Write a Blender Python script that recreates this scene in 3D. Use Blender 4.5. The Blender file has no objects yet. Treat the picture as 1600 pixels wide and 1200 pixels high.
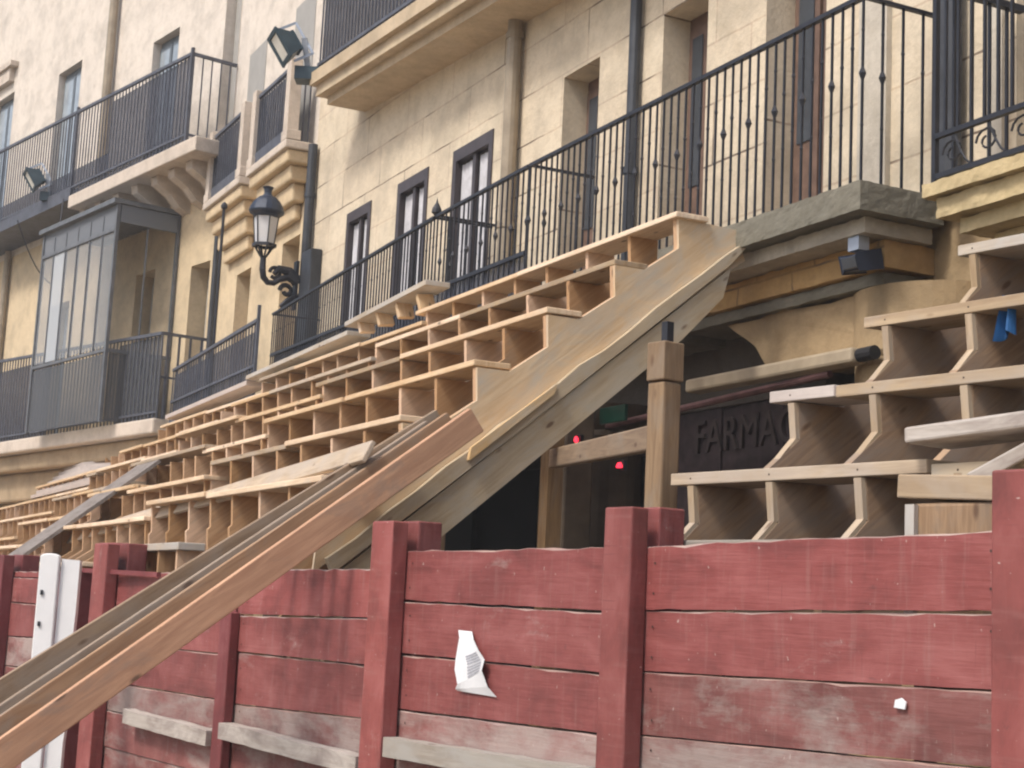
import bpy, math, random
from mathutils import Vector, Matrix

random.seed(7)
R = math.radians
scene = bpy.context.scene
col = scene.collection

HAZE = 0.002
# ------------------------------------------------------------------ camera
EYE = 1.5
F_PX, PITCH, ROLL = 2400.0, math.atan(345 / 2400), R(2.8)
cam = bpy.data.cameras.new("camera")
cam.sensor_fit = 'HORIZONTAL'
cam.sensor_width = 36.0
cam.lens = 36.0 * F_PX / 1600.0
cam.clip_start, cam.clip_end = 0.05, 500.0
cam_ob = bpy.data.objects.new("camera", cam)
col.objects.link(cam_ob)
fwd = Vector((0, math.cos(PITCH), math.sin(PITCH)))
r0 = Vector((1, 0, 0))
rt = math.cos(ROLL) * r0 + math.sin(ROLL) * r0.cross(fwd)
up = rt.cross(fwd)
m = Matrix((rt, up, -fwd)).transposed().to_4x4()
m.translation = Vector((0, 0, EYE))
cam_ob.matrix_world = m
scene.camera = cam_ob

# ------------------------------------------------------------------ sky, sun, exposure
SUN_EL, SUN_AZ = 52.0, 230.0        # azimuth clockwise from +Y: to the left of the viewer, over the square
w = bpy.data.worlds.new("World")
scene.world = w
w.use_nodes = True
nt = w.node_tree
bg = nt.nodes["Background"]
sky = nt.nodes.new("ShaderNodeTexSky")
sky.sky_type = 'NISHITA'
sky.sun_disc = False
sky.sun_elevation = R(SUN_EL)
sky.sun_rotation = R(SUN_AZ)
sky.air_density, sky.dust_density, sky.ozone_density = 1.0, 4.0, 0.6
nt.links.new(sky.outputs[0], bg.inputs[0])
bg.inputs[1].default_value = 0.11
sun = bpy.data.lights.new("sun", 'SUN')
sun.energy = 1.5
sun.angle = R(11)
sun.color = (1.0, 0.95, 0.88)
sun_ob = bpy.data.objects.new("sun", sun)
col.objects.link(sun_ob)
sd = Vector((math.sin(R(SUN_AZ)) * math.cos(R(SUN_EL)), math.cos(R(SUN_AZ)) * math.cos(R(SUN_EL)), math.sin(R(SUN_EL))))
sun_ob.rotation_euler = sd.to_track_quat('Z', 'Y').to_euler()
vs = scene.view_settings
vs.view_transform, vs.look, vs.gamma, vs.use_curve_mapping = 'Standard', 'None', 1.0, False
vs.exposure = 0.80
scene.cycles.max_bounces = 6
scene.cycles.diffuse_bounces = 4
scene.cycles.filter_width = 2.2

# ------------------------------------------------------------------ frames: local x runs along the front, y out into the square, z up
class Frame:
    def __init__(s, o, ang):
        s.rot = R(90 + ang)
        s.mat = Matrix.Translation((o[0], o[1], 0)) @ Matrix.Rotation(s.rot, 4, 'Z')
A = Frame((2.0, 8.8), 26)            # main facade, balcony front edge is y = 0, wall y = -0.62
LF = Frame((-4.75, 24.05), 37)       # facade that turns at the far left, wall is y = 0
FE = Frame((1.55, 4.9), 36)          # red fence, front face y = 0
RS = Frame((0.774, 6.70), 36)        # right hand grandstand
WD = Frame((0, 0), -90); WD0 = WD              # world axes
WALL = -0.62

def tag(o, label=None, cat=None, group=None, kind=None):
    if label: o['label'] = label
    if cat: o['category'] = cat
    if group: o['group'] = group
    if kind: o['kind'] = kind
    return o

def thing(name, label, cat, fr, base, group=None):
    o = bpy.data.objects.new(name, None)
    o.empty_display_size = 0.2
    col.objects.link(o)
    o.matrix_world = fr.mat @ Matrix.Translation(base)
    o['_b'] = list(base)
    BASE[o.name] = (fr, Vector(base))
    return tag(o, label, cat, group)
BASE = {}

class MB:
    def __init__(s):
        s.v, s.f, s.uv, s.sm, s.mt = [], [], [], [], {}
        s.r = random.random() * 37.0
    def face(s, pts, grain=(1, 0, 0), smooth=False, r=None):
        pts = [Vector(p) for p in pts]
        n = Vector((0, 0, 0))
        for i in range(len(pts)):
            n += (pts[i] - pts[0]).cross(pts[(i + 1) % len(pts)] - pts[0])
        if n.length < 1e-12: return
        n.normalize()
        g = Vector(grain).normalized()
        if abs(g.dot(n)) > 0.9:
            g = n.orthogonal().normalized() if abs(n.z) > .9 else Vector((0, 0, 1))
        g = (g - n * g.dot(n)).normalized()
        h = n.cross(g)
        rr = s.r if r is None else r
        b = len(s.v)
        s.v += [tuple(p) for p in pts]
        s.f.append(list(range(b, b + len(pts))))
        s.uv += [(p.dot(g) + rr, p.dot(h) + rr * 1.7) for p in pts]
        s.sm.append(smooth)
    def hexa(s, c, grain=(1, 0, 0)):     # c: 8 corners, bottom four then top four, both counter-clockwise seen from above
        for q in ((3, 2, 1, 0), (4, 5, 6, 7), (0, 1, 5, 4), (1, 2, 6, 5), (2, 3, 7, 6), (3, 0, 4, 7)):
            s.face([c[i] for i in q], grain)
    def box(s, x0, x1, y0, y1, z0, z1, grain=None):
        if x0 > x1: x0, x1 = x1, x0
        if y0 > y1: y0, y1 = y1, y0
        if z0 > z1: z0, z1 = z1, z0
        if grain is None:
            d = (x1 - x0, y1 - y0, z1 - z0)
            k = d.index(max(d)); grain = [0, 0, 0]; grain[k] = 1
        s.hexa([(x0, y0, z0), (x1, y0, z0), (x1, y1, z0), (x0, y1, z0), (x0, y0, z1), (x1, y0, z1), (x1, y1, z1), (x0, y1, z1)], grain)
    def bar(s, p, q, wd, th, side=None):  # a straight timber from p to q; wd across 'side', th across the third axis
        p, q = Vector(p), Vector(q)
        d = (q - p).normalized()
        sd_ = Vector(side) if side is not None else (Vector((0, 0, 1)) if abs(d.z) < .9 else Vector((1, 0, 0)))
        sd_ = (sd_ - d * sd_.dot(d)).normalized()
        t = d.cross(sd_)
        a, b = sd_ * wd / 2, t * th / 2
        s.hexa([p - a - b, q - a - b, q - a + b, p - a + b, p + a - b, q + a - b, q + a + b, p + a + b], d)
    def prism_yz(s, poly, x0, x1, grain=(0, 1, 0)):
        n = len(poly)
        ar = sum(poly[i][0] * poly[(i + 1) % n][1] - poly[(i + 1) % n][0] * poly[i][1] for i in range(n))
        if ar < 0: poly = poly[::-1]
        s.face([(x1, y, z) for y, z in poly], grain)
        s.face([(x0, y, z) for y, z in poly[::-1]], grain)
        for i in range(n):
            a, b = poly[i], poly[(i + 1) % n]
            s.face([(x0, a[0], a[1]), (x0, b[0], b[1]), (x1, b[0], b[1]), (x1, a[0], a[1])][::-1], (0, b[0] - a[0], b[1] - a[1]))
    def prism_xz(s, poly, y0, y1, grain=(1, 0, 0)):
        n = len(poly)
        ar = sum(poly[i][0] * poly[(i + 1) % n][1] - poly[(i + 1) % n][0] * poly[i][1] for i in range(n))
        if ar < 0: poly = poly[::-1]
        s.face([(x, y0, z) for x, z in poly], grain)
        s.face([(x, y1, z) for x, z in poly[::-1]], grain)
        for i in range(n):
            a, b = poly[i], poly[(i + 1) % n]
            s.face([(a[0], y0, a[1]), (a[0], y1, a[1]), (b[0], y1, b[1]), (b[0], y0, b[1])], grain)
    def rough_board(s, x0, x1, y0, y1, z0, z1, top=0.006, n=14, worn=False):  # horizontal board, its long edges slightly wavy; z0, z1 = (at x0, at x1)
        rnd = random.Random(s.r)
        xs = [x0 + (x1 - x0) * i / n for i in range(n + 1)]
        zt = [z1[0] + (z1[1] - z1[0]) * i / n + rnd.uniform(-top, top) for i in range(n + 1)]
        zb = [z0[0] + (z0[1] - z0[0]) * i / n + rnd.uniform(-top, top) * .6 for i in range(n + 1)]
        yj = [rnd.uniform(-.003, .003) for i in range(n + 1)]
        ew = [max(.0012, rnd.gauss(.0035 if top < .008 else .007, .003)) for i in range(n + 1)]
        for i in range(n):
            a, b = xs[i], xs[i + 1]
            if worn:
                e0, e1 = ew[i], ew[i + 1]
                s.face([(a, y1 + yj[i], zb[i]), (a, y1 + yj[i], zt[i] - e0), (b, y1 + yj[i + 1], zt[i + 1] - e1), (b, y1 + yj[i + 1], zb[i + 1])])
                s.face([(a, y1 + yj[i], zt[i] - e0), (a, y1 + yj[i] - e0 * .6, zt[i]), (b, y1 + yj[i + 1] - e1 * .6, zt[i + 1]), (b, y1 + yj[i + 1], zt[i + 1] - e1)])
                s.mt[len(s.f) - 1] = 1
                s.face([(a, y0, zt[i]), (b, y0, zt[i + 1]), (b, y1 + yj[i + 1] - e1 * .6, zt[i + 1]), (a, y1 + yj[i] - e0 * .6, zt[i])])
                s.mt[len(s.f) - 1] = 1
            else:
                s.face([(a, y1 + yj[i], zb[i]), (a, y1 + yj[i], zt[i]), (b, y1 + yj[i + 1], zt[i + 1]), (b, y1 + yj[i + 1], zb[i + 1])])
                s.face([(a, y0, zt[i]), (b, y0, zt[i + 1]), (b, y1 + yj[i + 1], zt[i + 1]), (a, y1 + yj[i], zt[i])])
            s.face([(a, y0, zb[i]), (b, y0, zb[i + 1]), (b, y0, zt[i + 1]), (a, y0, zt[i])])
            s.face([(a, y0, zb[i]), (a, y1 + yj[i], zb[i]), (b, y1 + yj[i + 1], zb[i + 1]), (b, y0, zb[i + 1])])
        s.face([(x0, y0, zb[0]), (x0, y0, zt[0]), (x0, y1 + yj[0], zt[0]), (x0, y1 + yj[0], zb[0])], (0, 1, 0))
        s.face([(x1, y0, zb[n]), (x1, y1 + yj[n], zb[n]), (x1, y1 + yj[n], zt[n]), (x1, y0, zt[n])], (0, 1, 0))
    def nails(s, pts, r=.0055):      # nail heads, slightly proud of a face that looks along +y
        for x, y, z in pts:
            ring = [(x - r * math.cos(k * math.pi / 3), y, z + r * math.sin(k * math.pi / 3)) for k in range(6)]
            s.face(ring); s.mt[len(s.f) - 1] = 2
    def lathe(s, c, prof, seg=12, smooth=True, rot=0.0):
        for i in range(len(prof) - 1):
            (ra, za), (rb, zb) = prof[i], prof[i + 1]
            for k in range(seg):
                t0, t1 = rot + 2 * math.pi * k / seg, rot + 2 * math.pi * (k + 1) / seg
                P = lambda r, z, t: (c[0] + r * math.cos(t), c[1] + r * math.sin(t), c[2] + z)
                if ra < 1e-6: q = [P(0, za, 0), P(rb, zb, t0), P(rb, zb, t1)][::-1]
                elif rb < 1e-6: q = [P(ra, za, t0), P(ra, za, t1), P(0, zb, 0)]
                else: q = [P(ra, za, t0), P(ra, za, t1), P(rb, zb, t1), P(rb, zb, t0)]
                s.face(q, (0, 0, 1), smooth)
    def tube(s, pts, r, seg=8, smooth=True):
        pts = [Vector(p) for p in pts]
        rings = []
        for i, p in enumerate(pts):
            d = (pts[min(i + 1, len(pts) - 1)] - pts[max(i - 1, 0)]).normalized()
            a = (Vector((0, 0, 1)) if abs(d.z) < .95 else Vector((1, 0, 0)))
            a = (a - d * a.dot(d)).normalized(); b = d.cross(a)
            rr = r[i] if isinstance(r, (list, tuple)) else r
            rings.append([p + (a * math.cos(2 * math.pi * k / seg) + b * math.sin(2 * math.pi * k / seg)) * rr for k in range(seg)])
        for i in range(len(rings) - 1):
            for k in range(seg):
                k2 = (k + 1) % seg
                s.face([rings[i][k], rings[i][k2], rings[i + 1][k2], rings[i + 1][k]], pts[i + 1] - pts[i], smooth)
        s.face(rings[0][::-1]); s.face(rings[-1])
    def build(s, name, mat, parent=None, fr=None, bevel=0.0, base=(0, 0, 0), weld=False):
        me = bpy.data.meshes.new(name)
        if parent is not None:
            fr, base = BASE[parent.name]
        bx = Vector(base)
        me.from_pydata([tuple(Vector(v) - bx) for v in s.v], [], s.f)
        uvl = me.uv_layers.new(name="UVMap")
        for i, u in enumerate(s.uv): uvl.data[i].uv = u
        for i, p in enumerate(me.polygons): p.use_smooth = s.sm[i]
        me.materials.append(mat)
        if s.mt:
            me.materials.append(M['bare_edge']); me.materials.append(M['nail'])
            for i, k in s.mt.items(): me.polygons[i].material_index = k
        if bevel or weld:
            import bmesh
            bm = bmesh.new(); bm.from_mesh(me)
            bmesh.ops.remove_doubles(bm, verts=bm.verts, dist=1e-5)
            bm.to_mesh(me); bm.free()
        o = bpy.data.objects.new(name, me)
        col.objects.link(o)
        if bevel:
            md = o.modifiers.new("soft_edges", 'BEVEL'); md.width = bevel; md.segments = 2; md.limit_method = 'ANGLE'; md.angle_limit = R(40)
        if parent is not None:
            o.parent = parent
            BASE[o.name] = (fr, bx)
        else:
            o.matrix_world = fr.mat @ Matrix.Translation(bx)
            BASE[o.name] = (fr, bx)
        return o

def roughen(o, cuts, amp, scale=6.0):
    import bmesh
    from mathutils import noise as nz
    for md in list(o.modifiers): o.modifiers.remove(md)
    bm = bmesh.new(); bm.from_mesh(o.data)
    bmesh.ops.remove_doubles(bm, verts=bm.verts, dist=1e-4)
    for _ in range(9):
        ed = [e for e in bm.edges if e.calc_length() > cuts]
        if not ed: break
        bmesh.ops.subdivide_edges(bm, edges=ed, cuts=1, use_grid_fill=True)
    bm.normal_update()
    mv = []
    for v in bm.verts:
        a = nz.noise(v.co * scale) + .6 * nz.noise(v.co * scale * 2.7) - .25
        edge = any(e.calc_face_angle(0) > .6 for e in v.link_edges)
        mv.append((v, v.normal * amp * (a - (.9 * abs(nz.noise(v.co * scale * 1.7)) if edge else 0))))
    for v, d in mv: v.co += d
    bm.to_mesh(o.data); bm.free()
    return o

# ------------------------------------------------------------------ materials
def new_mat(name):
    m_ = bpy.data.materials.new(name); m_.use_nodes = True
    n = m_.node_tree.nodes; l = m_.node_tree.links
    return m_, n, l, n["Principled BSDF"]
def noise(n, l, vec, scale, detail=4, rough=.55, mapscale=None, dist=0.0):
    if mapscale is not None:
        mp = n.new("ShaderNodeMapping"); mp.inputs['Scale'].default_value = mapscale
        l.new(vec, mp.inputs['Vector']); vec = mp.outputs[0]
    t = n.new("ShaderNodeTexNoise"); t.inputs['Scale'].default_value = scale
    t.inputs['Detail'].default_value = detail; t.inputs['Roughness'].default_value = rough
    t.inputs['Distortion'].default_value = dist
    l.new(vec, t.inputs['Vector'])
    return t.outputs['Fac']
def ramp(n, l, fac, stops):
    r = n.new("ShaderNodeValToRGB")
    while len(r.color_ramp.elements) < len(stops): r.color_ramp.elements.new(.5)
    for e, (p, c) in zip(r.color_ramp.elements, stops):
        e.position = p; e.color = (*c, 1) if len(c) == 3 else c
    l.new(fac, r.inputs[0])
    return r.outputs[0]
def mix(n, l, fac, a, b, mode='MIX'):
    x = n.new("ShaderNodeMix"); x.data_type = 'RGBA'; x.blend_type = mode
    if isinstance(fac, float): x.inputs[0].default_value = fac
    else: l.new(fac, x.inputs[0])
    for v, i in ((a, 6), (b, 7)):
        if isinstance(v, tuple): x.inputs[i].default_value = (*v, 1)
        else: l.new(v, x.inputs[i])
    return x.outputs[2]
def bump(n, l, b, h, strength, dist=.01):
    k = n.new("ShaderNodeBump"); k.inputs['Strength'].default_value = strength; k.inputs['Distance'].default_value = dist
    l.new(h, k.inputs['Height']); l.new(k.outputs[0], b.inputs['Normal'])
G = lambda v: (v, v, v)

def wood(name, light, dark, grey=None, grey_amt=.4, tone=.35, rough=.75, knots=True):
    m_, n, l, b = new_mat(name)
    uv = n.new("ShaderNodeTexCoord").outputs['UV']
    gr = noise(n, l, uv, 1.0, 6, .62, (2.2, 26, 1), 1.2)
    c = ramp(n, l, gr, [(.36, dark), (.60, light), (.9, tuple(min(1, x * 1.12) for x in light))])
    big = noise(n, l, uv, 1.0, 4, .6, (1.6, 4, 1))
    c = mix(n, l, ramp(n, l, big, [(.35, G(.55)), (.7, G(0))]), c, tuple(x * .8 for x in dark))
    if grey:
        gz = noise(n, l, uv, 1.0, 5, .65, (2.6, 6, 1), .6)
        c = mix(n, l, ramp(n, l, gz, [(.62 - grey_amt * .5, G(0)), (.8 - grey_amt * .35, G(.9))]), c, grey)
    if knots:
        mp = n.new("ShaderNodeMapping"); mp.inputs['Scale'].default_value = (2.1, 5.5, 1); l.new(uv, mp.inputs[0])
        vo = n.new("ShaderNodeTexVoronoi"); vo.inputs['Scale'].default_value = 1.3; l.new(mp.outputs[0], vo.inputs['Vector'])
        c = mix(n, l, ramp(n, l, vo.outputs['Distance'], [(.06, G(.8)), (.12, G(0))]), c, (.10, .045, .02))
    oi = n.new("ShaderNodeObjectInfo")
    hsv = n.new("ShaderNodeHueSaturation")
    mr = n.new("ShaderNodeMapRange"); mr.inputs[3].default_value = 1 - tone * .55; mr.inputs[4].default_value = 1 + tone * .35
    l.new(oi.outputs['Random'], mr.inputs[0]); l.new(mr.outputs[0], hsv.inputs['Value'])
    mr2 = n.new("ShaderNodeMapRange"); mr2.inputs[3].default_value = 1.1; mr2.inputs[4].default_value = .75
    l.new(oi.outputs['Random'], mr2.inputs[0]); l.new(mr2.outputs[0], hsv.inputs['Saturation'])
    l.new(c, hsv.inputs['Color']); l.new(hsv.outputs[0], b.inputs['Base Color'])
    b.inputs['Roughness'].default_value = rough
    bump(n, l, b, gr, .35, .004)
    return m_

def red_paint(name, base, worn, worn_amt, drips=True):
    m_, n, l, b = new_mat(name)
    uv = n.new("ShaderNodeTexCoord").outputs['UV']
    f1 = noise(n, l, uv, 1.0, 5, .6, (3.0, 5.0, 1), .4)
    c = ramp(n, l, f1, [(.28, tuple(x * .62 for x in base)), (.5, base), (.72, tuple(min(1, x * 1.2 + .03) for x in base))])
    st = noise(n, l, uv, 1.0, 4, .6, (34, 3.2, 1))            # scratches and drips run down the boards
    c = mix(n, l, ramp(n, l, st, [(.54, G(0)), (.76, G(.40))]), c, tuple(.45 * x + .55 * y for x, y in zip(base, worn)))
    st2 = noise(n, l, uv, 1.0, 3, .5, (90, 5, 1))
    c = mix(n, l, ramp(n, l, st2, [(.64, G(0)), (.72, G(.4))]), c, tuple(x * .6 for x in base))
    big = noise(n, l, uv, 1.0, 7, .72, (1.5, 3.4, 1), .25)
    c = mix(n, l, ramp(n, l, big, [(.66 - worn_amt * .4, G(0)), (.78 - worn_amt * .3, G(.8))]), c, worn)
    dk = noise(n, l, uv, 1.0, 5, .7, (7, 14, 1), .5)
    c = mix(n, l, ramp(n, l, dk, [(.66, G(0)), (.74, G(.55))]), c, (.06, .035, .035))
    fl = noise(n, l, uv, 1.0, 3, .5, (60, 28, 1))
    c = mix(n, l, ramp(n, l, fl, [(.70, G(0)), (.74, G(.6))]), c, (.55, .47, .43))
    oi = n.new("ShaderNodeObjectInfo"); hsv = n.new("ShaderNodeHueSaturation")
    mr = n.new("ShaderNodeMapRange"); mr.inputs[3].default_value = .86; mr.inputs[4].default_value = 1.12
    l.new(oi.outputs['Random'], mr.inputs[0]); l.new(mr.outputs[0], hsv.inputs['Value'])
    l.new(c, hsv.inputs['Color']); l.new(hsv.outputs[0], b.inputs['Base Color'])
    b.inputs['Roughness'].default_value = .62
    gr = noise(n, l, uv, 1.0, 5, .6, (3, 40, 1))
    bump(n, l, b, gr, .6, .006)
    return m_

def stone(name, base, blocks=None, stain=(.25, .22, .18), stain_amt=.35, dark=None):
    m_, n, l, b = new_mat(name)
    uv = n.new("ShaderNodeTexCoord").outputs['UV']
    f = noise(n, l, uv, 1.6, 8, .65)
    c = ramp(n, l, f, [(.3, tuple(x * .70 for x in base)), (.52, base), (.75, tuple(min(1, x * 1.12) for x in base))])
    bl = noise(n, l, uv, 5.5, 5, .7)
    c = mix(n, l, ramp(n, l, bl, [(.30, G(.45)), (.52, G(0))]), c, tuple(x * y for x, y in zip(base, (.66, .62, .56))))
    gh = noise(n, l, uv, 26, 4, .7)
    c = mix(n, l, ramp(n, l, gh, [(.3, G(.30)), (.6, G(0))]), c, tuple(x * .6 for x in base))
    s2 = noise(n, l, uv, 1.0, 6, .65, (1.1, .45, 1), .5)
    c = mix(n, l, ramp(n, l, s2, [(.58, G(0)), (.8, G(stain_amt))]), c, stain)
    h = gh
    if blocks:
        br = n.new("ShaderNodeTexBrick"); br.offset = .37
        br.inputs['Scale'].default_value = 1.0
        br.inputs['Mortar Size'].default_value = .010; br.inputs['Mortar Smooth'].default_value = .4
        br.inputs['Brick Width'].default_value = blocks[0]; br.inputs['Row Height'].default_value = blocks[1]
        br.inputs['Color1'].default_value = (.42, .42, .42, 1); br.inputs['Color2'].default_value = (.60, .60, .60, 1)
        wv = n.new("ShaderNodeTexNoise"); wv.inputs['Scale'].default_value = 3.0
        l.new(uv, wv.inputs['Vector'])
        vm = n.new("ShaderNodeMix"); vm.data_type = 'VECTOR'; vm.inputs[0].default_value = .018
        l.new(uv, vm.inputs[4]); l.new(wv.outputs['Color'], vm.inputs[5]); l.new(vm.outputs[1], br.inputs['Vector'])
        c = mix(n, l, .22, c, br.outputs['Color'], 'OVERLAY')
        jm = noise(n, l, uv, 1.3, 3, .5)
        mm = n.new("ShaderNodeMath"); mm.operation = 'MULTIPLY'
        l.new(br.outputs['Fac'], mm.inputs[0]); l.new(ramp(n, l, jm, [(.50, G(.03)), (.62, G(.9))]), mm.inputs[1])
        c = mix(n, l, mm.outputs[0], c, (.16, .12, .09))
    l.new(c, b.inputs['Base Color'])
    b.inputs['Roughness'].default_value = .9
    if blocks:
        sb = n.new("ShaderNodeMath"); sb.operation = 'MULTIPLY_ADD'; sb.inputs[1].default_value = -1.6
        l.new(mm.outputs[0], sb.inputs[0]); l.new(gh, sb.inputs[2]); h = sb.outputs[0]
    bump(n, l, b, h, .5, .012)
    return m_

def plain(name, base, rough=.6, metal=0.0, var=.15, scale=6.0, emit=None, spec=None):
    m_, n, l, b = new_mat(name)
    tc = n.new("ShaderNodeTexCoord").outputs['Object']
    f = noise(n, l, tc, scale, 5, .6)
    c = ramp(n, l, f, [(.3, tuple(x * (1 - var) for x in base)), (.7, tuple(min(1, x * (1 + var)) for x in base))])
    l.new(c, b.inputs['Base Color'])
    b.inputs['Roughness'].default_value = rough; b.inputs['Metallic'].default_value = metal
    if spec is not None: b.inputs['Specular IOR Level'].default_value = spec
    if emit:
        b.inputs['Emission Color'].default_value = (*emit[0], 1); b.inputs['Emission Strength'].default_value = emit[1]
    return m_

def netting(name, base, open_amt):
    m_, n, l, b = new_mat(name)
    b.inputs['Base Color'].default_value = (*base, 1); b.inputs['Roughness'].default_value = .8
    b.inputs['Alpha'].default_value = 1 - open_amt
    return m_

M = {}
M['pine'] = wood('pine_new', (.84, .64, .42), (.68, .46, .26), (.56, .46, .35), .12, .3)
M['pine_side'] = wood('pine_panel', (.72, .455, .25), (.55, .315, .155), (.46, .35, .25), .18, .55)
M['ply'] = wood('plywood_ochre', (.76, .565, .335), (.64, .43, .22), (.54, .47, .37), .35, .1, knots=False)
M['grey_wood'] = wood('weathered_wood', (.40, .35, .29), (.26, .215, .165), (.33, .31, .28), .5, .3)
M['pale_wood'] = wood('pale_weathered_wood', (.56, .49, .40), (.42, .34, .25), (.46, .44, .41), .45, .2)
M['beam'] = wood('old_beam_wood', (.58, .475, .33), (.45, .35, .23), (.47, .42, .34), .35, .15)
M['post_wood'] = wood('brown_post_wood', (.33, .22, .12), (.21, .13, .07), (.26, .20, .14), .25, .2)
M['plank_orange'] = wood('orange_plank', (.60, .295, .125), (.45, .20, .075), (.30, .20, .14), .12, .15)
M['post_orange'] = wood('dark_orange_timber', (.38, .23, .11), (.24, .135, .06), (.22, .16, .11), .3, .1)
M['gangway'] = wood('dark_gangway_board', (.25, .21, .18), (.16, .13, .115), (.26, .23, .21), .4, .1, knots=False)
M['plank_brown'] = wood('brown_plank', (.46, .275, .145), (.31, .17, .085), (.30, .23, .17), .3, .15)
M['plank_grey'] = wood('greybrown_plank', (.38, .27, .175), (.25, .165, .10), (.30, .235, .18), .35, .15)
M['right_side'] = wood('old_panel', (.43, .275, .155), (.26, .155, .085), (.28, .215, .165), .45, .45)
M['white_paint'] = plain('white_painted_board', (.78, .79, .80), .5, 0, .06, 5)
M['white_worn'] = wood('white_worn_board', (.54, .49, .44), (.40, .34, .29), (.22, .17, .15), .35, .1, knots=False)
M['old_plank'] = wood('old_seat_plank', (.55, .42, .27), (.38, .27, .165), (.42, .345, .27), .4, .35)
M['red_worn'] = red_paint('red_fence_paint_bare', (.22, .085, .078), (.36, .30, .275), .68)
M['bare_edge'] = wood('bare_board_edge', (.48, .36, .31), (.36, .22, .19), (.28, .18, .165), .45, .1, knots=False)
M['red'] = red_paint('red_fence_paint', (.245, .060, .056), (.36, .25, .23), .06)
M['red_low'] = red_paint('red_fence_paint_worn', (.22, .074, .067), (.35, .29, .265), .45)
M['red_mid'] = red_paint('red_fence_paint_faded', (.235, .062, .058), (.36, .25, .235), .14)
M['red_post'] = red_paint('red_post_paint', (.25, .066, .060), (.36, .22, .20), .08)
M['red_dark'] = red_paint('dark_red_post_paint', (.19, .042, .045), (.22, .10, .10), .12)
M['stone'] = stone('sandstone_wall', (.67, .575, .435), (1.25, .48), (.38, .32, .25), .55)
M['stone_plain'] = stone('sandstone_trim', (.56, .51, .43), None, (.30, .27, .22), .4)
M['cornice'] = stone('cornice_stone', (.56, .45, .31), None, (.30, .26, .22), .45)
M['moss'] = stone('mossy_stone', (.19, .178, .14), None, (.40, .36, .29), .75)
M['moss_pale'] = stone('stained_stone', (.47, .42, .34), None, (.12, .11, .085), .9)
M['ochre_stone'] = stone('ochre_stone', (.50, .32, .14), (.62, .6), (.16, .11, .07), .6)
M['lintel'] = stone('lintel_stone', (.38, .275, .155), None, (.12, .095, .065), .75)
M['yellow_stone'] = stone('yellow_stone', (.55, .44, .25), None, (.20, .18, .12), .7)
M['cream'] = stone('cream_render', (.71, .64, .56), None, (.50, .44, .38), .5)
M['ochre'] = stone('ochre_render', (.66, .53, .35), None, (.48, .39, .29), .45)
M['ochre_trim'] = stone('ochre_moulding', (.64, .50, .32), None, (.45, .35, .24), .4)
M['ochre_dark'] = stone('soiled_ochre', (.40, .30, .19), None, (.17, .14, .11), .6)
M['pale_trim'] = stone('pale_pier_stone', (.60, .52, .44), None, (.4, .36, .31), .4)
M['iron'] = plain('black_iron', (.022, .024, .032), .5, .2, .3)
M['iron_haze'] = plain('haze_pale_iron', (.085, .092, .115), .6, .1, .3)  # iron of the far railings, paled in its colour to imitate haze
M['bay_frame'] = plain('grey_bay_frame', (.13, .14, .155), .6, .1, .25)
M['nail'] = plain('rusty_nail', (.05, .03, .025), .7, .2, .3)
M['frame'] = plain('dark_window_frame', (.055, .044, .047), .5, 0, .25)
M['brown_door'] = plain('brown_door_wood', (.14, .085, .062), .6, 0, .3, 9)
M['curtain'] = plain('white_curtain', (.52, .52, .55), .9, 0, .2, 7)
M['pane'] = plain('dark_glass', (.05, .06, .075), .12, 0, .2, spec=.6)
M['pane_pale'] = plain('reflecting_glass', (.33, .38, .42), .10, 0, .2, 3, spec=.8)
M['shutter'] = plain('grey_blind', (.34, .33, .31), .7, 0, .1, 4)
M['blue_shade'] = plain('blue_grey_shutter', (.16, .19, .22), .6, 0, .15, 4)
M['zinc'] = plain('dark_drainpipe', (.045, .05, .06), .5, .3, .3, 5)
M['stone_pipe'] = plain('tan_drainpipe', (.30, .25, .185), .6, .1, .2, 5)
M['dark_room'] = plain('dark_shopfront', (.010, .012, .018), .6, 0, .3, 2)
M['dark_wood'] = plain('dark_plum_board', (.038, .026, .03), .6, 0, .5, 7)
M['letter'] = plain('dull_brown_letter', (.047, .035, .036), .6, 0, .3, 9)
M['sign_green'] = plain('dark_green_sign', (.006, .05, .032), .4, 0, .3, 4)
M['shade_stone'] = stone('shade_dark_stone', (.10, .085, .07), None, (.04, .035, .03), .6)  # shade of the set-back lintel put into a near-black stone colour
M['pillar'] = plain('brown_pillar', (.085, .062, .042), .8, 0, .3, 4)
M['red_pipe'] = plain('rusty_rail', (.16, .085, .085), .6, .1, .3, 8)
M['red_lamp'] = plain('red_indicator', (.5, .01, .02), .4, 0, .1, 4, ((1.0, .03, .06), 1.6))
M['awning'] = plain('beige_awning_box', (.34, .28, .20), .6, 0, .2, 4)
M['hole'] = plain('black_hollow', (.01, .01, .012), .8, 0, .1)
M['blue_cloth'] = plain('blue_plastic', (.015, .10, .28), .6, 0, .2, 9)
M['camera_box'] = plain('navy_spotlight_housing', (.02, .03, .055), .5, 0, .2)
M['paper'] = plain('white_paper', (.74, .76, .79), .8, 0, .03, 9)
M['print'] = plain('grey_print', (.42, .43, .48), .8, 0, .25, 90)
M['lamp_cap'] = plain('navy_lamp_cap', (.022, .032, .055), .4, .3, .2)
M['lamp_glass'] = plain('frosted_lamp_glass', (.62, .62, .63), .35, 0, .06, 5)
M['flood'] = plain('slate_floodlight_housing', (.045, .075, .095), .45, .2, .2)
M['flood_glass'] = plain('pale_floodlight_glass', (.74, .73, .66), .25, 0, .05)
M['galv'] = plain('galvanised_bracket', (.42, .47, .55), .45, .4, .15)
M['ground'] = stone('sandy_ground', (.22, .18, .13), None, (.15, .12, .09), .4)
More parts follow.
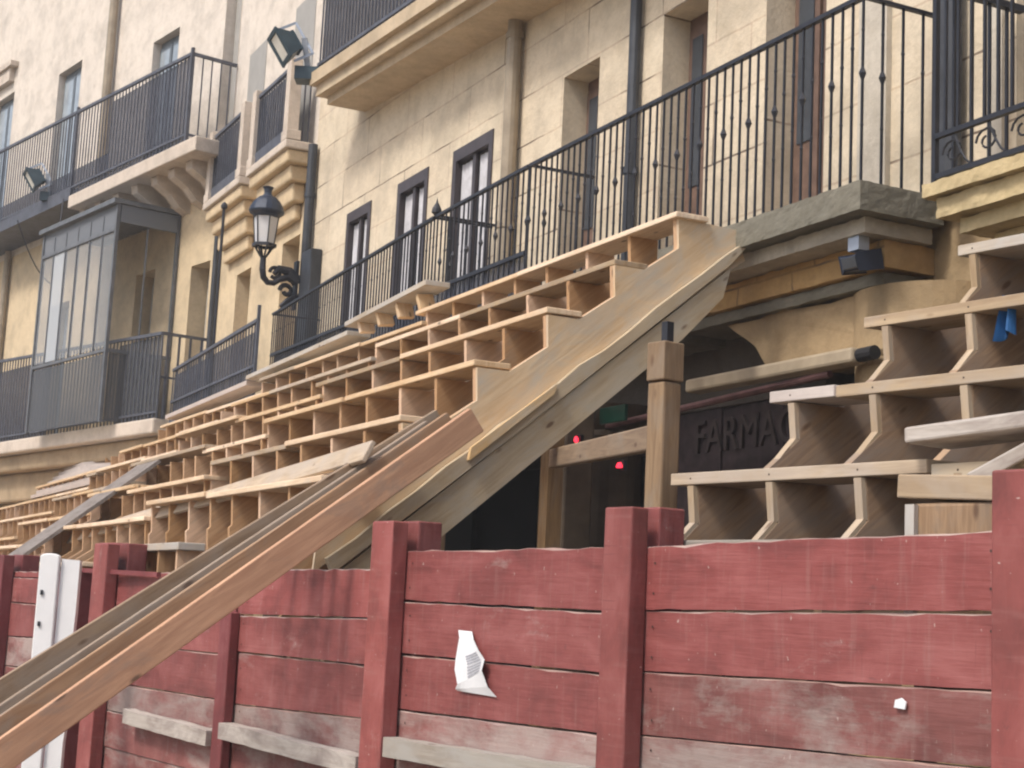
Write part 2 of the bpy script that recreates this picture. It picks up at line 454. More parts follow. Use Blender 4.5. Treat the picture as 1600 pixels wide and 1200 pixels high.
M['bay_streak'] = netting('pale_bay_glass', (.52, .56, .60), .35)
M['bay_head'] = netting('bay_head_glass', (.20, .22, .25), .30)
M['mesh_dark'] = netting('dark_safety_netting', (.10, .11, .125), .45)
M['mesh_far'] = netting('dark_fine_netting', (.075, .085, .12), .38)
M['glass_bay'] = netting('greyish_bay_glass', (.34, .37, .40), .68)
M['pinkish'] = wood('pinkish_sheets', (.60, .52, .47), (.50, .42, .38), (.46, .41, .38), .3, .1, knots=False)

# ------------------------------------------------------------------ ground
g = MB(); g.box(-150, 150, -60, 240, -.5, 0)
tag(g.build('ground', M['ground'], None, WD), kind='structure')

# ------------------------------------------------------------------ helpers for building fronts
def facade(mb, x0, x1, z0, z1, yf, yb, openings, depth=.26):
    xs = sorted({x0, x1, *[v for o in openings for v in o[:2]]})
    zs = sorted({z0, z1, *[v for o in openings for v in o[2:4]]})
    inside = lambda x, z: any(o[0] < x < o[1] and o[2] < z < o[3] for o in openings)
    for i in range(len(xs) - 1):
        for k in range(len(zs) - 1):
            a, b, c, d = xs[i], xs[i + 1], zs[k], zs[k + 1]
            if inside((a + b) / 2, (c + d) / 2): continue
            mb.face([(a, yf, c), (a, yf, d), (b, yf, d), (b, yf, c)], (1, 0, 0), r=0)
    for a, b, c, d in [o[:4] for o in openings]:
        y = yf - depth
        mb.face([(a, yf, c), (a, y, c), (a, y, d), (a, yf, d)], r=0)
        mb.face([(b, yf, c), (b, yf, d), (b, y, d), (b, y, c)], r=0)
        mb.face([(a, yf, d), (a, y, d), (b, y, d), (b, yf, d)], r=0)
        mb.face([(a, yf, c), (b, yf, c), (b, y, c), (a, y, c)], r=0)
    mb.face([(x0, yb, z0), (x1, yb, z0), (x1, yb, z1), (x0, yb, z1)], r=0)
    mb.face([(x0, yf, z0), (x0, yb, z0), (x0, yb, z1), (x0, yf, z1)], r=0)
    mb.face([(x1, yf, z0), (x1, yf, z1), (x1, yb, z1), (x1, yb, z0)], r=0)
    mb.face([(x0, yf, z1), (x0, yb, z1), (x1, yb, z1), (x1, yf, z1)], r=0)
    mb.face([(x0, yf, z0), (x1, yf, z0), (x1, yb, z0), (x0, yb, z0)], r=0)

def framed_window(parent, a, b, c, d, yf, leaf=.06):
    """dark timber french window, frame nearly flush with the wall, white curtains drawn behind the panes"""
    m1 = MB()
    y0, y1 = yf - .07, yf + .015
    m1.box(a - .03, a + leaf, y0, y1, c, d + .03); m1.box(b - leaf, b + .03, y0, y1, c, d + .03)
    m1.box(a + leaf, b - leaf, y0, y1, d - .10, d + .03)
    mid = (a + b) / 2
    m1.box(mid - .035, mid + .035, y0 + .01, y1 - .03, c, d - .10)
    m1.box(a + leaf, mid - .05, y0 + .01, y1 - .03, c, c + .55); m1.box(mid + .05, b - leaf, y0 + .01, y1 - .03, c, c + .55)
    wn = m1.build('window', M['frame'], parent)
    p = MB(); p.box(a + leaf, b - leaf, yf - .20, yf - .19, c, d - .1)
    p.build('pane', M['pane'], wn)
    for s, e in ((a + leaf + .02, mid - .07), (mid + .07, b - leaf - .02)):
        q = MB(); k = 10
        for i in range(k):
            u, v = s + (e - s) * i / k, s + (e - s) * (i + 1) / k
            yu, yv = yf - .062 + .010 * math.sin(i * 2.1), yf - .062 + .010 * math.sin((i + 1) * 2.1)
            q.face([(u, yu, c + .56), (u, yu, d - .13), (v, yv, d - .13), (v, yv, c + .56)], (0, 0, 1), True)
            q.face([(u, yu - .006, c + .56), (v, yv - .006, c + .56), (v, yv - .006, d - .13), (u, yu - .006, d - .13)], (0, 0, 1), True)
        q.build('curtain', M['curtain'], wn, weld=False)
    return wn

def recessed_door(parent, a, b, c, d, yf, depth, mat, pane=None):
    m1 = MB()
    m1.box(a, b, yf - depth - .05, yf - depth + .002, c, d)
    m1.box(a + .04, (a + b) / 2 - .02, yf - depth + .004, yf - depth + .03, c + .15, d - .12)
    m1.box((a + b) / 2 + .02, b - .04, yf - depth + .004, yf - depth + .03, c + .15, d - .12)
    dr = m1.build('door', mat, parent)
    if pane:
        p = MB(); p.box(a + .10, (a + b) / 2 - .08, yf - depth + .032, yf - depth + .04, c + .8, d - .2)
        p.box((a + b) / 2 + .08, b - .10, yf - depth + .032, yf - depth + .04, c + .8, d - .2)
        p.build('pane', pane, dr)
    return dr

def baluster(mb, x, y, z0, z1, knob=0, r=.0075, fancy=True):
    mb.box(x - r, x + r, y - r, y + r, z0, z1)
    if fancy:
        h = z1 - z0
        for kz, kr, kh in {0: ((.58, .023, .040), (.30, .012, .018), (.82, .012, .018)), 1: ((.42, .012, .018), (.74, .013, .022)), 2: ((.34, .012, .018), (.66, .013, .022))}[knob]:
            zc = z0 + h * kz
            mb.lathe((x, y, zc), [(r, -kh), (kr, 0), (r, kh)], 6, False)

def pipe_mesh(fr_pts, r):
    m1 = MB(); m1.tube(fr_pts, r, 10)
    return m1

# ------------------------------------------------------------------ main building (sandstone, right and centre)
main = thing('stone_building', 'long pale sandstone building with curtained windows above the grandstand', 'building', A, (6, WALL, 0))
T0, T1 = .12, 12.15
open_main = [(9.94, 10.71, 4.1, 6.2), (8.2, 9.03, 4.1, 6.2), (6.55, 7.47, 4.1, 6.2),
             (4.38, 5.05, 4.1, 6.33), (2.66, 3.32, 4.1, 6.36), (1.17, 1.88, 4.1, 6.36)]
mb = MB(); facade(mb, T0, T1, 4.0, 12.0, WALL, WALL - .5, open_main, .26)
mb.build('wall', M['stone'], main)
for o in open_main[:3]: framed_window(main, *o, WALL)
for o in open_main[3:]: recessed_door(main, *o, WALL, .26, M['brown_door'], M['pane'])
# cornice = slab of the second floor balcony
mb = MB()
def sloped_band(mb, xa, xb, za, zb, y0, y1, h0, h1, yb=WALL):   # band following a slightly sloping line
    n = 18
    for i in range(n):
        u, v = xa + (xb - xa) * i / n, xa + (xb - xa) * (i + 1) / n
        zu, zv = za + (zb - za) * i / n, za + (zb - za) * (i + 1) / n
        mb.face([(u, y1, zu + h0), (u, y1, zu + h1), (v, y1, zv + h1), (v, y1, zv + h0)], r=0)
        mb.face([(u, yb, zu + h0), (u, y1, zu + h0), (v, y1, zv + h0), (v, yb, zv + h0)], r=0)
        mb.face([(u, y1, zu + h1), (u, yb, zu + h1), (v, yb, zv + h1), (v, y1, zv + h1)], r=0)
    for u, zu, fl in ((xa, za, 1), (xb, zb, -1)):
        q = [(u, yb, zu + h0), (u, yb, zu + h1), (u, y1, zu + h1), (u, y1, zu + h0)]
        mb.face(q if fl > 0 else q[::-1], (0, 1, 0), r=0)
sloped_band(mb, 2.2, 10.45, 6.95, 7.50, WALL, 0.0, 0.06, .20)
sloped_band(mb, 2.2, 10.52, 6.95, 7.50, WALL, .07, .202, .36)
sloped_band(mb, 2.2, 10.35, 6.95, 7.50, WALL, -.12, -.05, .058)
mb.build('cornice', M['cornice'], main)
mb = MB()
for i in range(75):
    x = 2.3 + i * .11; z = 6.95 + .55 * (x - 2.2) / 8.25 + .36
    mb.box(x - .009, x + .009, -.03, -.012, z, z + 1.1)
mb.bar((2.2, -.02, 8.41), (10.5, -.02, 8.97), .05, .04); mb.bar((2.2, -.02, 7.42), (10.5, -.02, 7.98), .04, .03)
rl2 = mb.build('upper_railing', M['iron_haze'], main)
mb = MB(); mb.hexa([(2.2, -.05, 7.33), (10.45, -.05, 7.87), (10.45, -.044, 7.87), (2.2, -.044, 7.33), (2.2, -.05, 8.36), (10.45, -.05, 8.92), (10.45, -.044, 8.92), (2.2, -.044, 8.36)])
mb.build('netting', M['mesh_far'], rl2)
# stone piers between openings
mb = MB()
for x, ww in ((.62, .14), (5.75, .0)):
    if ww: mb.box(x - ww, x + ww, WALL - .1, WALL + .045, 4.12, 12, (0, 0, 1))
mb.build('pilaster', M['stone_plain'], main)
# drainpipes
for x, mt, r, zt, zb in ((5.95, 'stone_pipe', .075, 11.5, 4.15), (3.66, 'zinc', .05, 11.5, 4.15), (12.06, 'zinc', .065, 7.45, 4.2)):
    mb = MB(); mb.tube([(x, WALL + r + .02, zt), (x, WALL + r + .02, zb)], r, 12)
    z = zt - .7
    while z > zb:
        mb.lathe((x, WALL + r + .02, z), [(r, -.03), (r + .012, -.03), (r + .012, .03), (r, .03)], 12, False)
        z -= 1.9
    mb.build('drainpipe', M[mt], main)
# first floor balcony slabs: mossy top slab, paler moulding below
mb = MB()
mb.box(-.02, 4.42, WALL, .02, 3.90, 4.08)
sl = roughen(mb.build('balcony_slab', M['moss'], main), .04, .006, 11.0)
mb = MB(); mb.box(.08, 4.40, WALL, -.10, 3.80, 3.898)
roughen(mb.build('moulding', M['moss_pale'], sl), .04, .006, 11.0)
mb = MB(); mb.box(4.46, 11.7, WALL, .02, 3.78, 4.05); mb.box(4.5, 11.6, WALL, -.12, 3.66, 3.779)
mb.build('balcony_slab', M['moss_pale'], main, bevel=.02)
# railing one (nearest): every baluster its own sub-part
def make_railing(parent, xa, xb, za, zb, zf, spacing, knobbed, ret=(True, True), mid=None, mat='iron', low=True):
    h = MB()
    h.bar((xa, 0, za), (xb, 0, zb), .028, .04)
    if low: h.bar((xa, 0, zf + .07), (xb, 0, zf + .07), .022, .03)
    if ret[0]: h.bar((xa, .02, za), (xa, WALL, za), .022, .03)
    if ret[1]: h.bar((xb, .02, zb), (xb, WALL, zb), .022, .03)
    if mid is not None: h.bar((xa, 0, zf + mid), (xb, 0, zf + mid), .035, .03)
    rail = h.build('railing', M[mat], parent)
    n = int((xb - xa) / spacing)
    made = {}
    spots = [(xa + (xb - xa) * i / n, 0.0, i) for i in range(n + 1)]
    if ret[0]: spots += [(xa, -.15 - .155 * i, i) for i in range(3)]
    if ret[1]: spots += [(xb, -.15 - .155 * i, i) for i in range(3)]
    fr_, bs = BASE[rail.name]
    for x, y, i in spots:
        zt = za + (zb - za) * (x - xa) / (xb - xa)
        k = (0, 1, 2)[i % 3] if knobbed else 1
        if k not in made:
            q = MB(); baluster(q, 0, 0, 0, 1, k, .0068)
            me_o = q.build('baluster', M[mat], rail)
            # mesh is stored relative to the thing's base: move it back to its own foot
            for v in me_o.data.vertices: v.co += bs
            made[k] = me_o; o = me_o
        else:
            o = made[k].copy(); col.objects.link(o); o.parent = rail
        o.location = Vector((x, y, zf)) - bs
        o.scale = (1, 1, zt - zf)
    return rail
make_railing(main, 0.0, 4.40, 5.22, 5.23, 4.08, .096, True, (True, True), low=False)
r2 = make_railing(main, 4.43, 6.38, 5.23, 5.20, 4.07, .10, True, (False, True), .40)
r3 = make_railing(main, 6.46, 11.55, 5.20, 5.0, 4.07, .16, False, (True, True), .40)
mb = MB(); mb.lathe((6.42, 0, 5.2), [(0, .20), (.012, .14), (.02, .13), (.045, .08), (.05, .04), (.02, .01), (.03, 0), (0, -.01)], 10)
mb.build('finial', M['iron'], main)
mb = MB(); mb.hexa([(4.5, -.03, 4.1), (11.5, -.03, 4.1), (11.5, -.024, 4.1), (4.5, -.024, 4.1), (4.5, -.03, 4.48), (11.5, -.03, 4.46), (11.5, -.024, 4.46), (4.5, -.024, 4.48)])
mb.build('netting', M['mesh_far'], r3)
mb = MB()
for i in range(31):
    x = 6.46 + 5.09 * (i + .5) / 31; mb.box(x - .0068, x + .0068, -.0068, .0068, 4.07, 5.19 - .2 * i / 31)
tag(mb.build('thin_bar_row', M['iron'], r3), kind='stuff')
# arcade front below: ochre lintel blocks, big beige lintel stone with a rounded capital
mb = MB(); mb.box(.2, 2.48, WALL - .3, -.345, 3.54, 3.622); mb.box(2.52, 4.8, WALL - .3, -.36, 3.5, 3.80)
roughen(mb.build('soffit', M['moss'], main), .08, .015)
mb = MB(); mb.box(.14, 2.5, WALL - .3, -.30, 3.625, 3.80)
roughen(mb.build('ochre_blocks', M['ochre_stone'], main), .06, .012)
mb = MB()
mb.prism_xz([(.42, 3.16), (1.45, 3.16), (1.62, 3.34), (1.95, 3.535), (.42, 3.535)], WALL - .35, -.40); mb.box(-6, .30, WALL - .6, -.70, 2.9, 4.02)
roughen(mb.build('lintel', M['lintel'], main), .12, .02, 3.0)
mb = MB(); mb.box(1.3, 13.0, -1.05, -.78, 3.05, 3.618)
mb.build('inner_lintel', M['shade_stone'], main)
mb = MB(); mb.lathe((.30, -.86, 0), [(.50, 0), (.50, 3.10), (.52, 3.14), (.52, 3.537)], 48)
mb.build('column', M['lintel'], main)
for x in (3.95, 8.2, 12.4):
    mb = MB(); mb.lathe((x, -.66, 0), [(.26, 0), (.24, 2.8), (.28, 2.9), (.24, 2.95), (.36, 3.155)], 20)
    mb.build('column', M['pillar'], main)
# dark covered walk behind: ceiling, shop front, end walls
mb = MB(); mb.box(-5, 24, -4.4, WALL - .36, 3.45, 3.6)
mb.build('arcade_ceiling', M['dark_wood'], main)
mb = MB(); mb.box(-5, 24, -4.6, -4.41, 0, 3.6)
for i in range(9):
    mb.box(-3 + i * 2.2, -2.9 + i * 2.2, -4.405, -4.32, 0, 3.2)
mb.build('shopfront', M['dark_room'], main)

# ------------------------------------------------------------------ pharmacy board, its lamps, rail and awning under the arcade
sg = thing('shop_sign', 'dark plum wooden fascia board with faint FARMACIA letters under the arcade', 'sign', A, (2.0, -.80, 2.4))
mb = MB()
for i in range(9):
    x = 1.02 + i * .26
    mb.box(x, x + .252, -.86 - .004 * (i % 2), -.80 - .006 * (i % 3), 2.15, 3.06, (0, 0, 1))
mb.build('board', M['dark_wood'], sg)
cu = bpy.data.curves.new('letters', 'FONT'); cu.body = "FARMACIA"; cu.size = .36; cu.extrude = .012; cu.space_character = 1.02
tmp = bpy.data.objects.new('letters', cu); col.objects.link(tmp)
bpy.context.view_layer.update()
me = bpy.data.meshes.new_from_object(tmp); bpy.data.objects.remove(tmp)
me.name = 'letters'; me.materials.clear(); me.materials.append(M['letter'])
xs = [v.co.x for v in me.vertices]; wtx = max(xs)
fx = 1.62 / wtx
for v in me.vertices:                       # font x runs to the viewer's right, which is -x here
    x, y, z = v.co
    v.co = Vector((2.92 - x * fx - 2.0, -.79 + z + .80, 2.72 + y - 2.4))
lo = bpy.data.objects.new('letters', me); col.objects.link(lo); lo.parent = sg
mb = MB(); mb.tube([(5.3, -.5, 2.93), (3.0, -.5, 3.005), (.9, -.5, 3.08)], .026, 8)
rr = mb.build('rusty_rail', M['red_pipe'], None, A, base=(3, -.5, 3)); tag(rr, 'thin rusty red rail running below the stone lintel in the dark gap', 'rail')
aw = thing('awning_box', 'beige awning cassette with a dark open end under the stone lintel', 'awning', A, (.9, -.3, 3.12))
mb = MB(); mb.box(.34, 2.2, -.36, -.22, 3.06, 3.155); mb.build('case', M['awning'], aw, bevel=.02)
mb = MB(); mb.tube([(.339, -.29, 3.108), (.20, -.29, 3.11)], .045, 12); mb.build('roller_end', M['hole'], aw)
sp = thing('spotlight', 'small navy spotlight box fixed under the nearest balcony slab', 'spotlight', A, (.2, -.2, 3.62))
mb = MB(); mb.prism_yz([(-.28, 3.62), (-.11, 3.585), (-.085, 3.675), (-.26, 3.72)], .13, .29); mb.build('housing', M['camera_box'], sp, bevel=.012)
mb = MB(); mb.box(.16, .26, -.20, -.12, 3.715, 3.805); mb.build('bracket', M['galv'], sp)
mb = MB(); mb.prism_yz([(-.108, 3.597), (-.098, 3.60), (-.08, 3.665), (-.09, 3.668)], .145, .275); mb.build('lens', M['pane'], sp)
gs = MB(); gs.box(3.22, 3.62, -.36, -.33, 2.96, 3.09)
tag(gs.build('green_sign', M['sign_green'], None, A, base=(3.4, -.34, 3.0), bevel=.005), 'unlit dark green sign panel just above the rusty rail in the dark gap', 'sign')
for nm, x, y, z, lab in (('a', 3.29, .05, 2.78, 'small red light glowing just below the rusty rail in the dark gap'), ('b', 3.22, -.3, 2.605, 'small red light glowing beside the timber cross beam of the square post')):
    t = thing('red_light', lab, 'light', A, (x, y, z), 'red lights in the dark arcade')
    mb = MB()
    if nm == 'a': mb.lathe((x, y, z), [(0, -.025), (.015, -.017), (.018, 0), (.012, .02), (0, .028)], 10)
    else:
        mb.box(x - .028, x + .028, y - .012, y + .012, z - .016, z + .004)
        for dx in (-.02, 0, .02): mb.lathe((x + dx, y, z), [(.009, 0), (.008, .014), (0, .028)], 6)
    mb.build('bulb', M['red_lamp'], t)
    mb = MB(); mb.box(x - .03, x + .03, y - .05, y - .02, z - .035, z + .04); mb.build('holder', M['iron'], t)

# ------------------------------------------------------------------ right hand building with the yellow balcony
rb = thing('yellow_stone_building', 'building at the right edge with a yellow stone balcony and scroll iron railing', 'building', A, (-2, WALL, 0))
mb = MB(); facade(mb, -6, T0, 4.0, 12, WALL + .004, WALL - .5, [(-2.3, -1.5, 4.01, 6.4), (-1.15, -.62, 4.01, 6.4)], .26)
mb.build('wall', M['stone'], rb)
recessed_door(rb, -1.15, -.62, 4.01, 6.4, WALL, .22, M['shutter'], None)
mb = MB(); mb.tube([(-.17, WALL + .1, 11.5), (-.17, WALL + .1, 4.0)], .075, 12); mb.build('drainpipe', M['zinc'], rb)
recessed_door(rb, -2.3, -1.5, 4.01, 6.4, WALL, .26, M['brown_door'], M['pane'])
mb = MB(); mb.box(-.56, -.44, WALL, WALL + .06, 4, 9, (0, 0, 1)); mb.build('pilaster', M['stone_plain'], rb)
mb = MB(); mb.box(-5, -.62, WALL, .08, 3.82, 3.90); mb.box(-5, -.68, WALL, .03, 3.70, 3.819); mb.box(-5, -.78, WALL, -.05, 3.61, 3.699); mb.box(-5, -.9, WALL, -.18, 3.52, 3.609)
roughen(mb.build('balcony_slab', M['yellow_stone'], rb), .05, .009, 9.0)
h = MB()
h.bar((-.66, 0.02, 5.05), (-5, 0.02, 5.05), .04, .045); h.bar((-.66, 0.02, 3.94), (-5, 0.02, 3.94), .03, .03); h.bar((-.66, .02, 4.17), (-5, .02, 4.17), .028, .03)
h.bar((-.66, .02, 5.05), (-.66, WALL, 5.05), .04, .045); h.bar((-.66, .02, 3.94), (-.66, WALL, 3.94), .03, .03)
h.box(-.675, -.645, 0.005, .035, 3.9, 5.05)
rrail = h.build('railing', M['iron'], rb)
mb = MB()
for i in range(42):
    x = -.74 - i * .10
    if x < -4.9: break
    mb.box(x - .008, x + .008, .012, .028, 4.18, 5.04)
for i in range(4): mb.box(-.668, -.652, -.12 - i * .13, -.104 - i * .13, 3.94, 5.04)
mb.build('baluster_row', M['iron'], rrail)
mb = MB()
for i in range(16):
    x = -.80 - i * .26
    pts = [(x + .085 * math.cos(t) * (1 - .045 * k), .02, 4.055 + .075 * math.sin(t) * (1 - .045 * k)) for k, t in enumerate([j * .5 for j in range(16)])]
    mb.tube(pts, .007, 5)
    mb.tube([(x - .13 + .03 * j - .0, .02, 3.96 + .19 * (j / 4) ** 1.4) for j in range(5)], .007, 5)
mb.build('scrollwork', M['iron'], rrail)

# ------------------------------------------------------------------ ochre house between the sandstone front and the corner
oc = thing('ochre_house', 'narrow ochre rendered house with cream upper floors and two stone balconies', 'building', A, (14.4, WALL, 0))
XA, XB = T1, 16.67
ops = [(12.63, 13.4, 4.1, 6.36), (14.9, 15.65, 4.1, 6.30)]
mb = MB(); facade(mb, XA, XB, 0, 7.35, WALL - .004, WALL - .5, ops, .35); mb.build('lower_wall', M['ochre'], oc)
for o in ops: recessed_door(oc, *o, WALL, .35, M['ochre_dark'])
mb = MB(); facade(mb, XA, XB, 7.354, 15, WALL - .03, WALL - .5, [], .3); mb.build('upper_wall', M['cream'], oc)
for xa, xb, zf, dz in ((12.3, 14.15, 7.55, 0), (14.5, 16.5, 7.55, .05)):
    mb = MB(); mb.box(xa, xb, WALL, -.22, zf - .12, zf)
    slb = mb.build('balcony_slab', M['pale_trim'], oc, bevel=.02)
    mb = MB()
    for kx, (yo, za, zb) in enumerate(((-.27, .30, .121), (-.36, .52, .301), (-.44, .78, .521), (-.52, 1.0, .781))):
        mb.box(xa + .04 + kx * .10, xb - .04 - kx * .10, WALL, yo, zf - za, zf - zb)
    mb.build('corbel', M['ochre_trim'], slb, bevel=.03)
    for px in (xa + .12, xb - .12):
        mb = MB(); mb.box(px - .09, px + .09, -.40, -.235, zf + .001, zf + 1.15, (0, 0, 1)); mb.box(px - .12, px + .12, -.43, -.225, zf + .001, zf + .14, (0, 0, 1))
        mb.build('corner_pier', M['pale_trim'], slb, bevel=.01)
    mb = MB()
    mb.bar((xa + .2, -.30, zf + 1.05), (xb - .2, -.30, zf + 1.05), .05, .05); mb.bar((xa + .2, -.30, zf + .10), (xb - .2, -.30, zf + .10), .2, .04)
    for i in range(14):
        x = xa + .22 + (xb - xa - .44) * i / 13
        mb.box(x - .009, x + .009, -.309, -.291, zf, zf + 1.05)
    for i in range(3): mb.box(xa + .1, xa + .118, WALL + .05 + i * .08, WALL + .068 + i * .08, zf, zf + 1.05)
    mb.bar((xa + .11, -.24, zf + 1.05), (xa + .11, WALL, zf + 1.05), .04, .04)
    rl = mb.build('railing', M['iron_haze'], oc)
    mb = MB(); mb.box(xa + .2, xb - .2, -.325, -.318, zf + .02, zf + 1.0)
    mb.build('netting', M['mesh_far'], rl)
for x in (12.7, 15.0):
    mb = MB(); mb.box(x, x + .9, WALL - .35, WALL - .02, 7.6, 9.9); mb.build('balcony_door', M['shutter'], oc)
# first floor balcony of the ochre house
mb = MB(); mb.box(12.2, 17.2, WALL, .02, 3.72, 3.98); mb.build('balcony_slab', M['moss_pale'], oc, bevel=.02)
mb = MB()
mb.bar((12.2, 0, 5.02), (16.6, 0, 4.86), .045, .05); mb.bar((12.2, 0, 4.42), (16.6, 0, 4.36), .035, .035); mb.bar((12.2, 0, 4.05), (16.6, 0, 4.05), .03, .03)
for i in range(34):
    x = 12.2 + i * 4.4 / 33; mb.box(x - .009, x + .009, -.009, .009, 3.98, 5.0 - .16 * i / 33)
mb.box(12.18, 12.22, -.02, .02, 3.98, 5.22)
rl = mb.build('railing', M['iron_haze'], oc)
mb = MB(); mb.hexa([(12.25, -.03, 4.0), (16.55, -.03, 4.0), (16.55, -.024, 4.0), (12.25, -.024, 4.0), (12.25, -.03, 4.9), (16.55, -.03, 4.78), (16.55, -.024, 4.78), (12.25, -.024, 4.9)])
mb.build('netting', M['mesh_far'], rl)

# ------------------------------------------------------------------ corner house at the far left, fronts turned towards the viewer
ch = thing('corner_house', 'tall cream and ochre house at the left with a long upper balcony', 'building', LF, (5, 0, 0))
W2 = [(2.35, 3.45, 8.6, 11.3), (6.95, 8.2, 8.6, 11.9), (10.9, 12.2, 8.6, 12.2), (-.05, .55, 9.0, 13)]
W1 = [(.36, 1.06, 4.2, 6.78), (2.5, 3.3, 4.2, 6.95), (6.4, 7.4, 4.2, 6.9)]
mb = MB(); facade(mb, -.02, 18, 0, 8.3, 0, -.5, W1, .35); mb.build('lower_wall', M['ochre'], ch)
mb = MB(); facade(mb, -.02, 18, 8.304, 17, -.02, -.5, W2, .30); mb.build('upper_wall', M['cream'], ch)
recessed_door(ch, *W1[0], 0, .33, M['shutter']); recessed_door(ch, *W1[1], 0, .33, M['shutter'], None); recessed_door(ch, *W1[2], 0, .33, M['blue_shade'])
for o in W2[:3]:
    d_ = recessed_door(ch, *o, -.02, .16, M['blue_shade'], M['pane_pale'])
recessed_door(ch, *W2[3], -.02, .2, M['shutter'])
mb = MB(); mb.box(11.0, 12.6, -.02, .10, 12.45, 12.75); mb.box(10.8, 12.8, -.02, .16, 12.751, 12.86); mb.build('hood_moulding', M['pale_trim'], ch)
mb = MB(); mb.box(-.5, 4.75, 0, .82, 8.26, 8.50)
slb = mb.build('balcony_slab', M['pale_trim'], ch, bevel=.02)
mb = MB()
for x in (.1, .75, 1.4, 2.2, 3.0, 3.8, 4.5):
    mb.prism_yz([(0, 8.255), (.62, 8.255), (.60, 8.12), (.35, 7.98), (.18, 7.80), (0, 7.72)], x - .12, x + .12)
mb.build('corbel', M['pale_trim'], slb, bevel=.02)
mb = MB(); mb.box(4.752, 13, 0, .80, 8.44, 8.66); mb.build('iron_slab', M['iron_haze'], ch)
mb = MB()
mb.bar((-.05, .78, 9.95), (13, .78, 10.35), .05, .05); mb.bar((-.05, .78, 8.62), (13, .78, 8.74), .035, .03)
mb.bar((-.05, .79, 9.95), (-.05, 0, 9.95), .05, .05); mb.bar((-.05, .79, 8.62), (-.05, 0, 8.62), .035, .03)
for i in range(96):
    x = -.05 + i * .137; mb.box(x - .009, x + .009, .771, .789, 8.5, 9.95 + .03 * x)
for i in range(5): mb.box(-.059, -.041, .1 + i * .16, .118 + i * .16, 8.5, 9.95)
for x in (-.05, 4.75, 9.2): mb.box(x - .025, x + .025, .755, .805, 8.5, 10.05 + .03 * x)
rl = mb.build('railing', M['iron_haze'], ch)
mb = MB(); mb.box(.0, 3.2, .745, .751, 8.52, 9.93); mb.build('netting', M['mesh_far'], rl)
mb = MB(); mb.box(3.2, 13, .745, .751, 8.52, 9.0); mb.build('netting', M['mesh_far'], rl)
for x, mt, r, z0, z1 in ((5.2, 'stone_pipe', .085, 8.7, 16), (9.95, 'stone_pipe', .07, 4.2, 8.4), (.02, 'zinc', .05, 4.2, 8.2)):
    mb = MB(); mb.tube([(x, r + .02, z1), (x, r + .02, z0)], r, 10); mb.build('drainpipe', M[mt], ch)
# first floor balcony
mb = MB(); mb.box(.15, 16, 0, .86, 3.86, 4.10); slb = mb.build('balcony_slab', M['pale_trim'], ch, bevel=.03)
mb = MB(); mb.box(.4, 16, 0, .66, 3.55, 3.859); mb.box(.6, 16, 0, .40, 3.0, 3.549); mb.build('corbel', M['ochre_dark'], slb, bevel=.05)
mb = MB()
mb.bar((.16, .8, 5.44), (14, .8, 5.95), .05, .05); mb.bar((.16, .8, 4.2), (14, .8, 4.2), .03, .03)
mb.bar((.16, .81, 5.44), (.16, 0, 5.44), .045, .045); mb.bar((.16, .81, 4.75), (.16, 0, 4.75), .03, .03)
for i in range(94):
    x = .16 + i * .147; mb.box(x - .009, x + .009, .79, .81, 4.1, 5.44 + .037 * x)
for i in range(4): mb.box(.145, .175, .12 + i * .19, .15 + i * .19, 4.1, 5.44)
rl = mb.build('railing', M['iron_haze'], ch)
mb = MB(); mb.box(.2, 1.9, .765, .771, 4.12, 5.42); mb.build('netting', M['mesh_dark'], rl)
mb = MB(); mb.box(5.0, 13, .765, .771, 4.12, 5.5); mb.build('netting', M['mesh_far'], rl)

# glazed bay standing on that balcony
gb = thing('glazed_bay', 'dark framed glazed bay with a flat roof standing on the left balcony', 'glazed bay', LF, (3.3, .6, 4.1))
X0, X1, YB = 1.60, 4.9, 1.12
mb = MB()
for x in (X0, X1): mb.box(x - .028, x + .028, YB - .028, YB + .028, 4.1, 7.72)
mb.box(X0 - .03, X0 + .03, .02, .07, 4.1, 7.72)
for i in range(1, 6):
    x = X0 + (X1 - X0) * i / 6; mb.box(x - .015, x + .015, YB - .02, YB + .02, 5.3, 7.6)
mb.bar((X0, YB, 5.28), (X1, YB, 5.28), .05, .05); mb.bar((X0, YB, 7.3), (X1, YB, 7.3), .06, .06)
mb.bar((X0, .0, 5.28), (X0, YB - .04, 5.28), .06, .06)
mb.bar((X0, .58, 5.3), (X0, .58, 7.4), .025, .025)
mb.build('frame', M['bay_frame'], gb)
mb = MB(); mb.box(X0 - .06, X1 + .06, 0.01, YB + .10, 7.722, 7.80); rf = mb.build('roof', M['bay_frame'], gb)
mb = MB(); mb.box(X0 - .035, X0 + .035, .075, YB - .045, 7.42, 7.71); mb.box(X0 + .05, X1 - .05, YB - .008, YB + .008, 7.34, 7.71); mb.build('fascia', M['bay_head'], rf)
for i in range(6):
    x = X0 + (X1 - X0) * i / 6
    mb = MB(); mb.box(x + .024, x + (X1 - X0) / 6 - .024, YB - .006, YB + .006, 5.33, 7.27)
    mb.build('glass_panel', M['glass_bay'] if i != 4 else M['bay_streak'], gb)
mb = MB(); mb.box(X0 + .05, X1 - .05, YB - .006, YB + .006, 4.12, 5.22); mb.build('lower_panel', M['mesh_dark'], gb)
mb = MB(); mb.box(X0 - .006, X0 + .006, .08, YB - .05, 4.12, 5.24); mb.build('lower_panel', M['mesh_dark'], gb)
mb = MB(); mb.box(X0 + .1, X1 - .1, YB - .5, YB - .42, 5.33, 7.2)
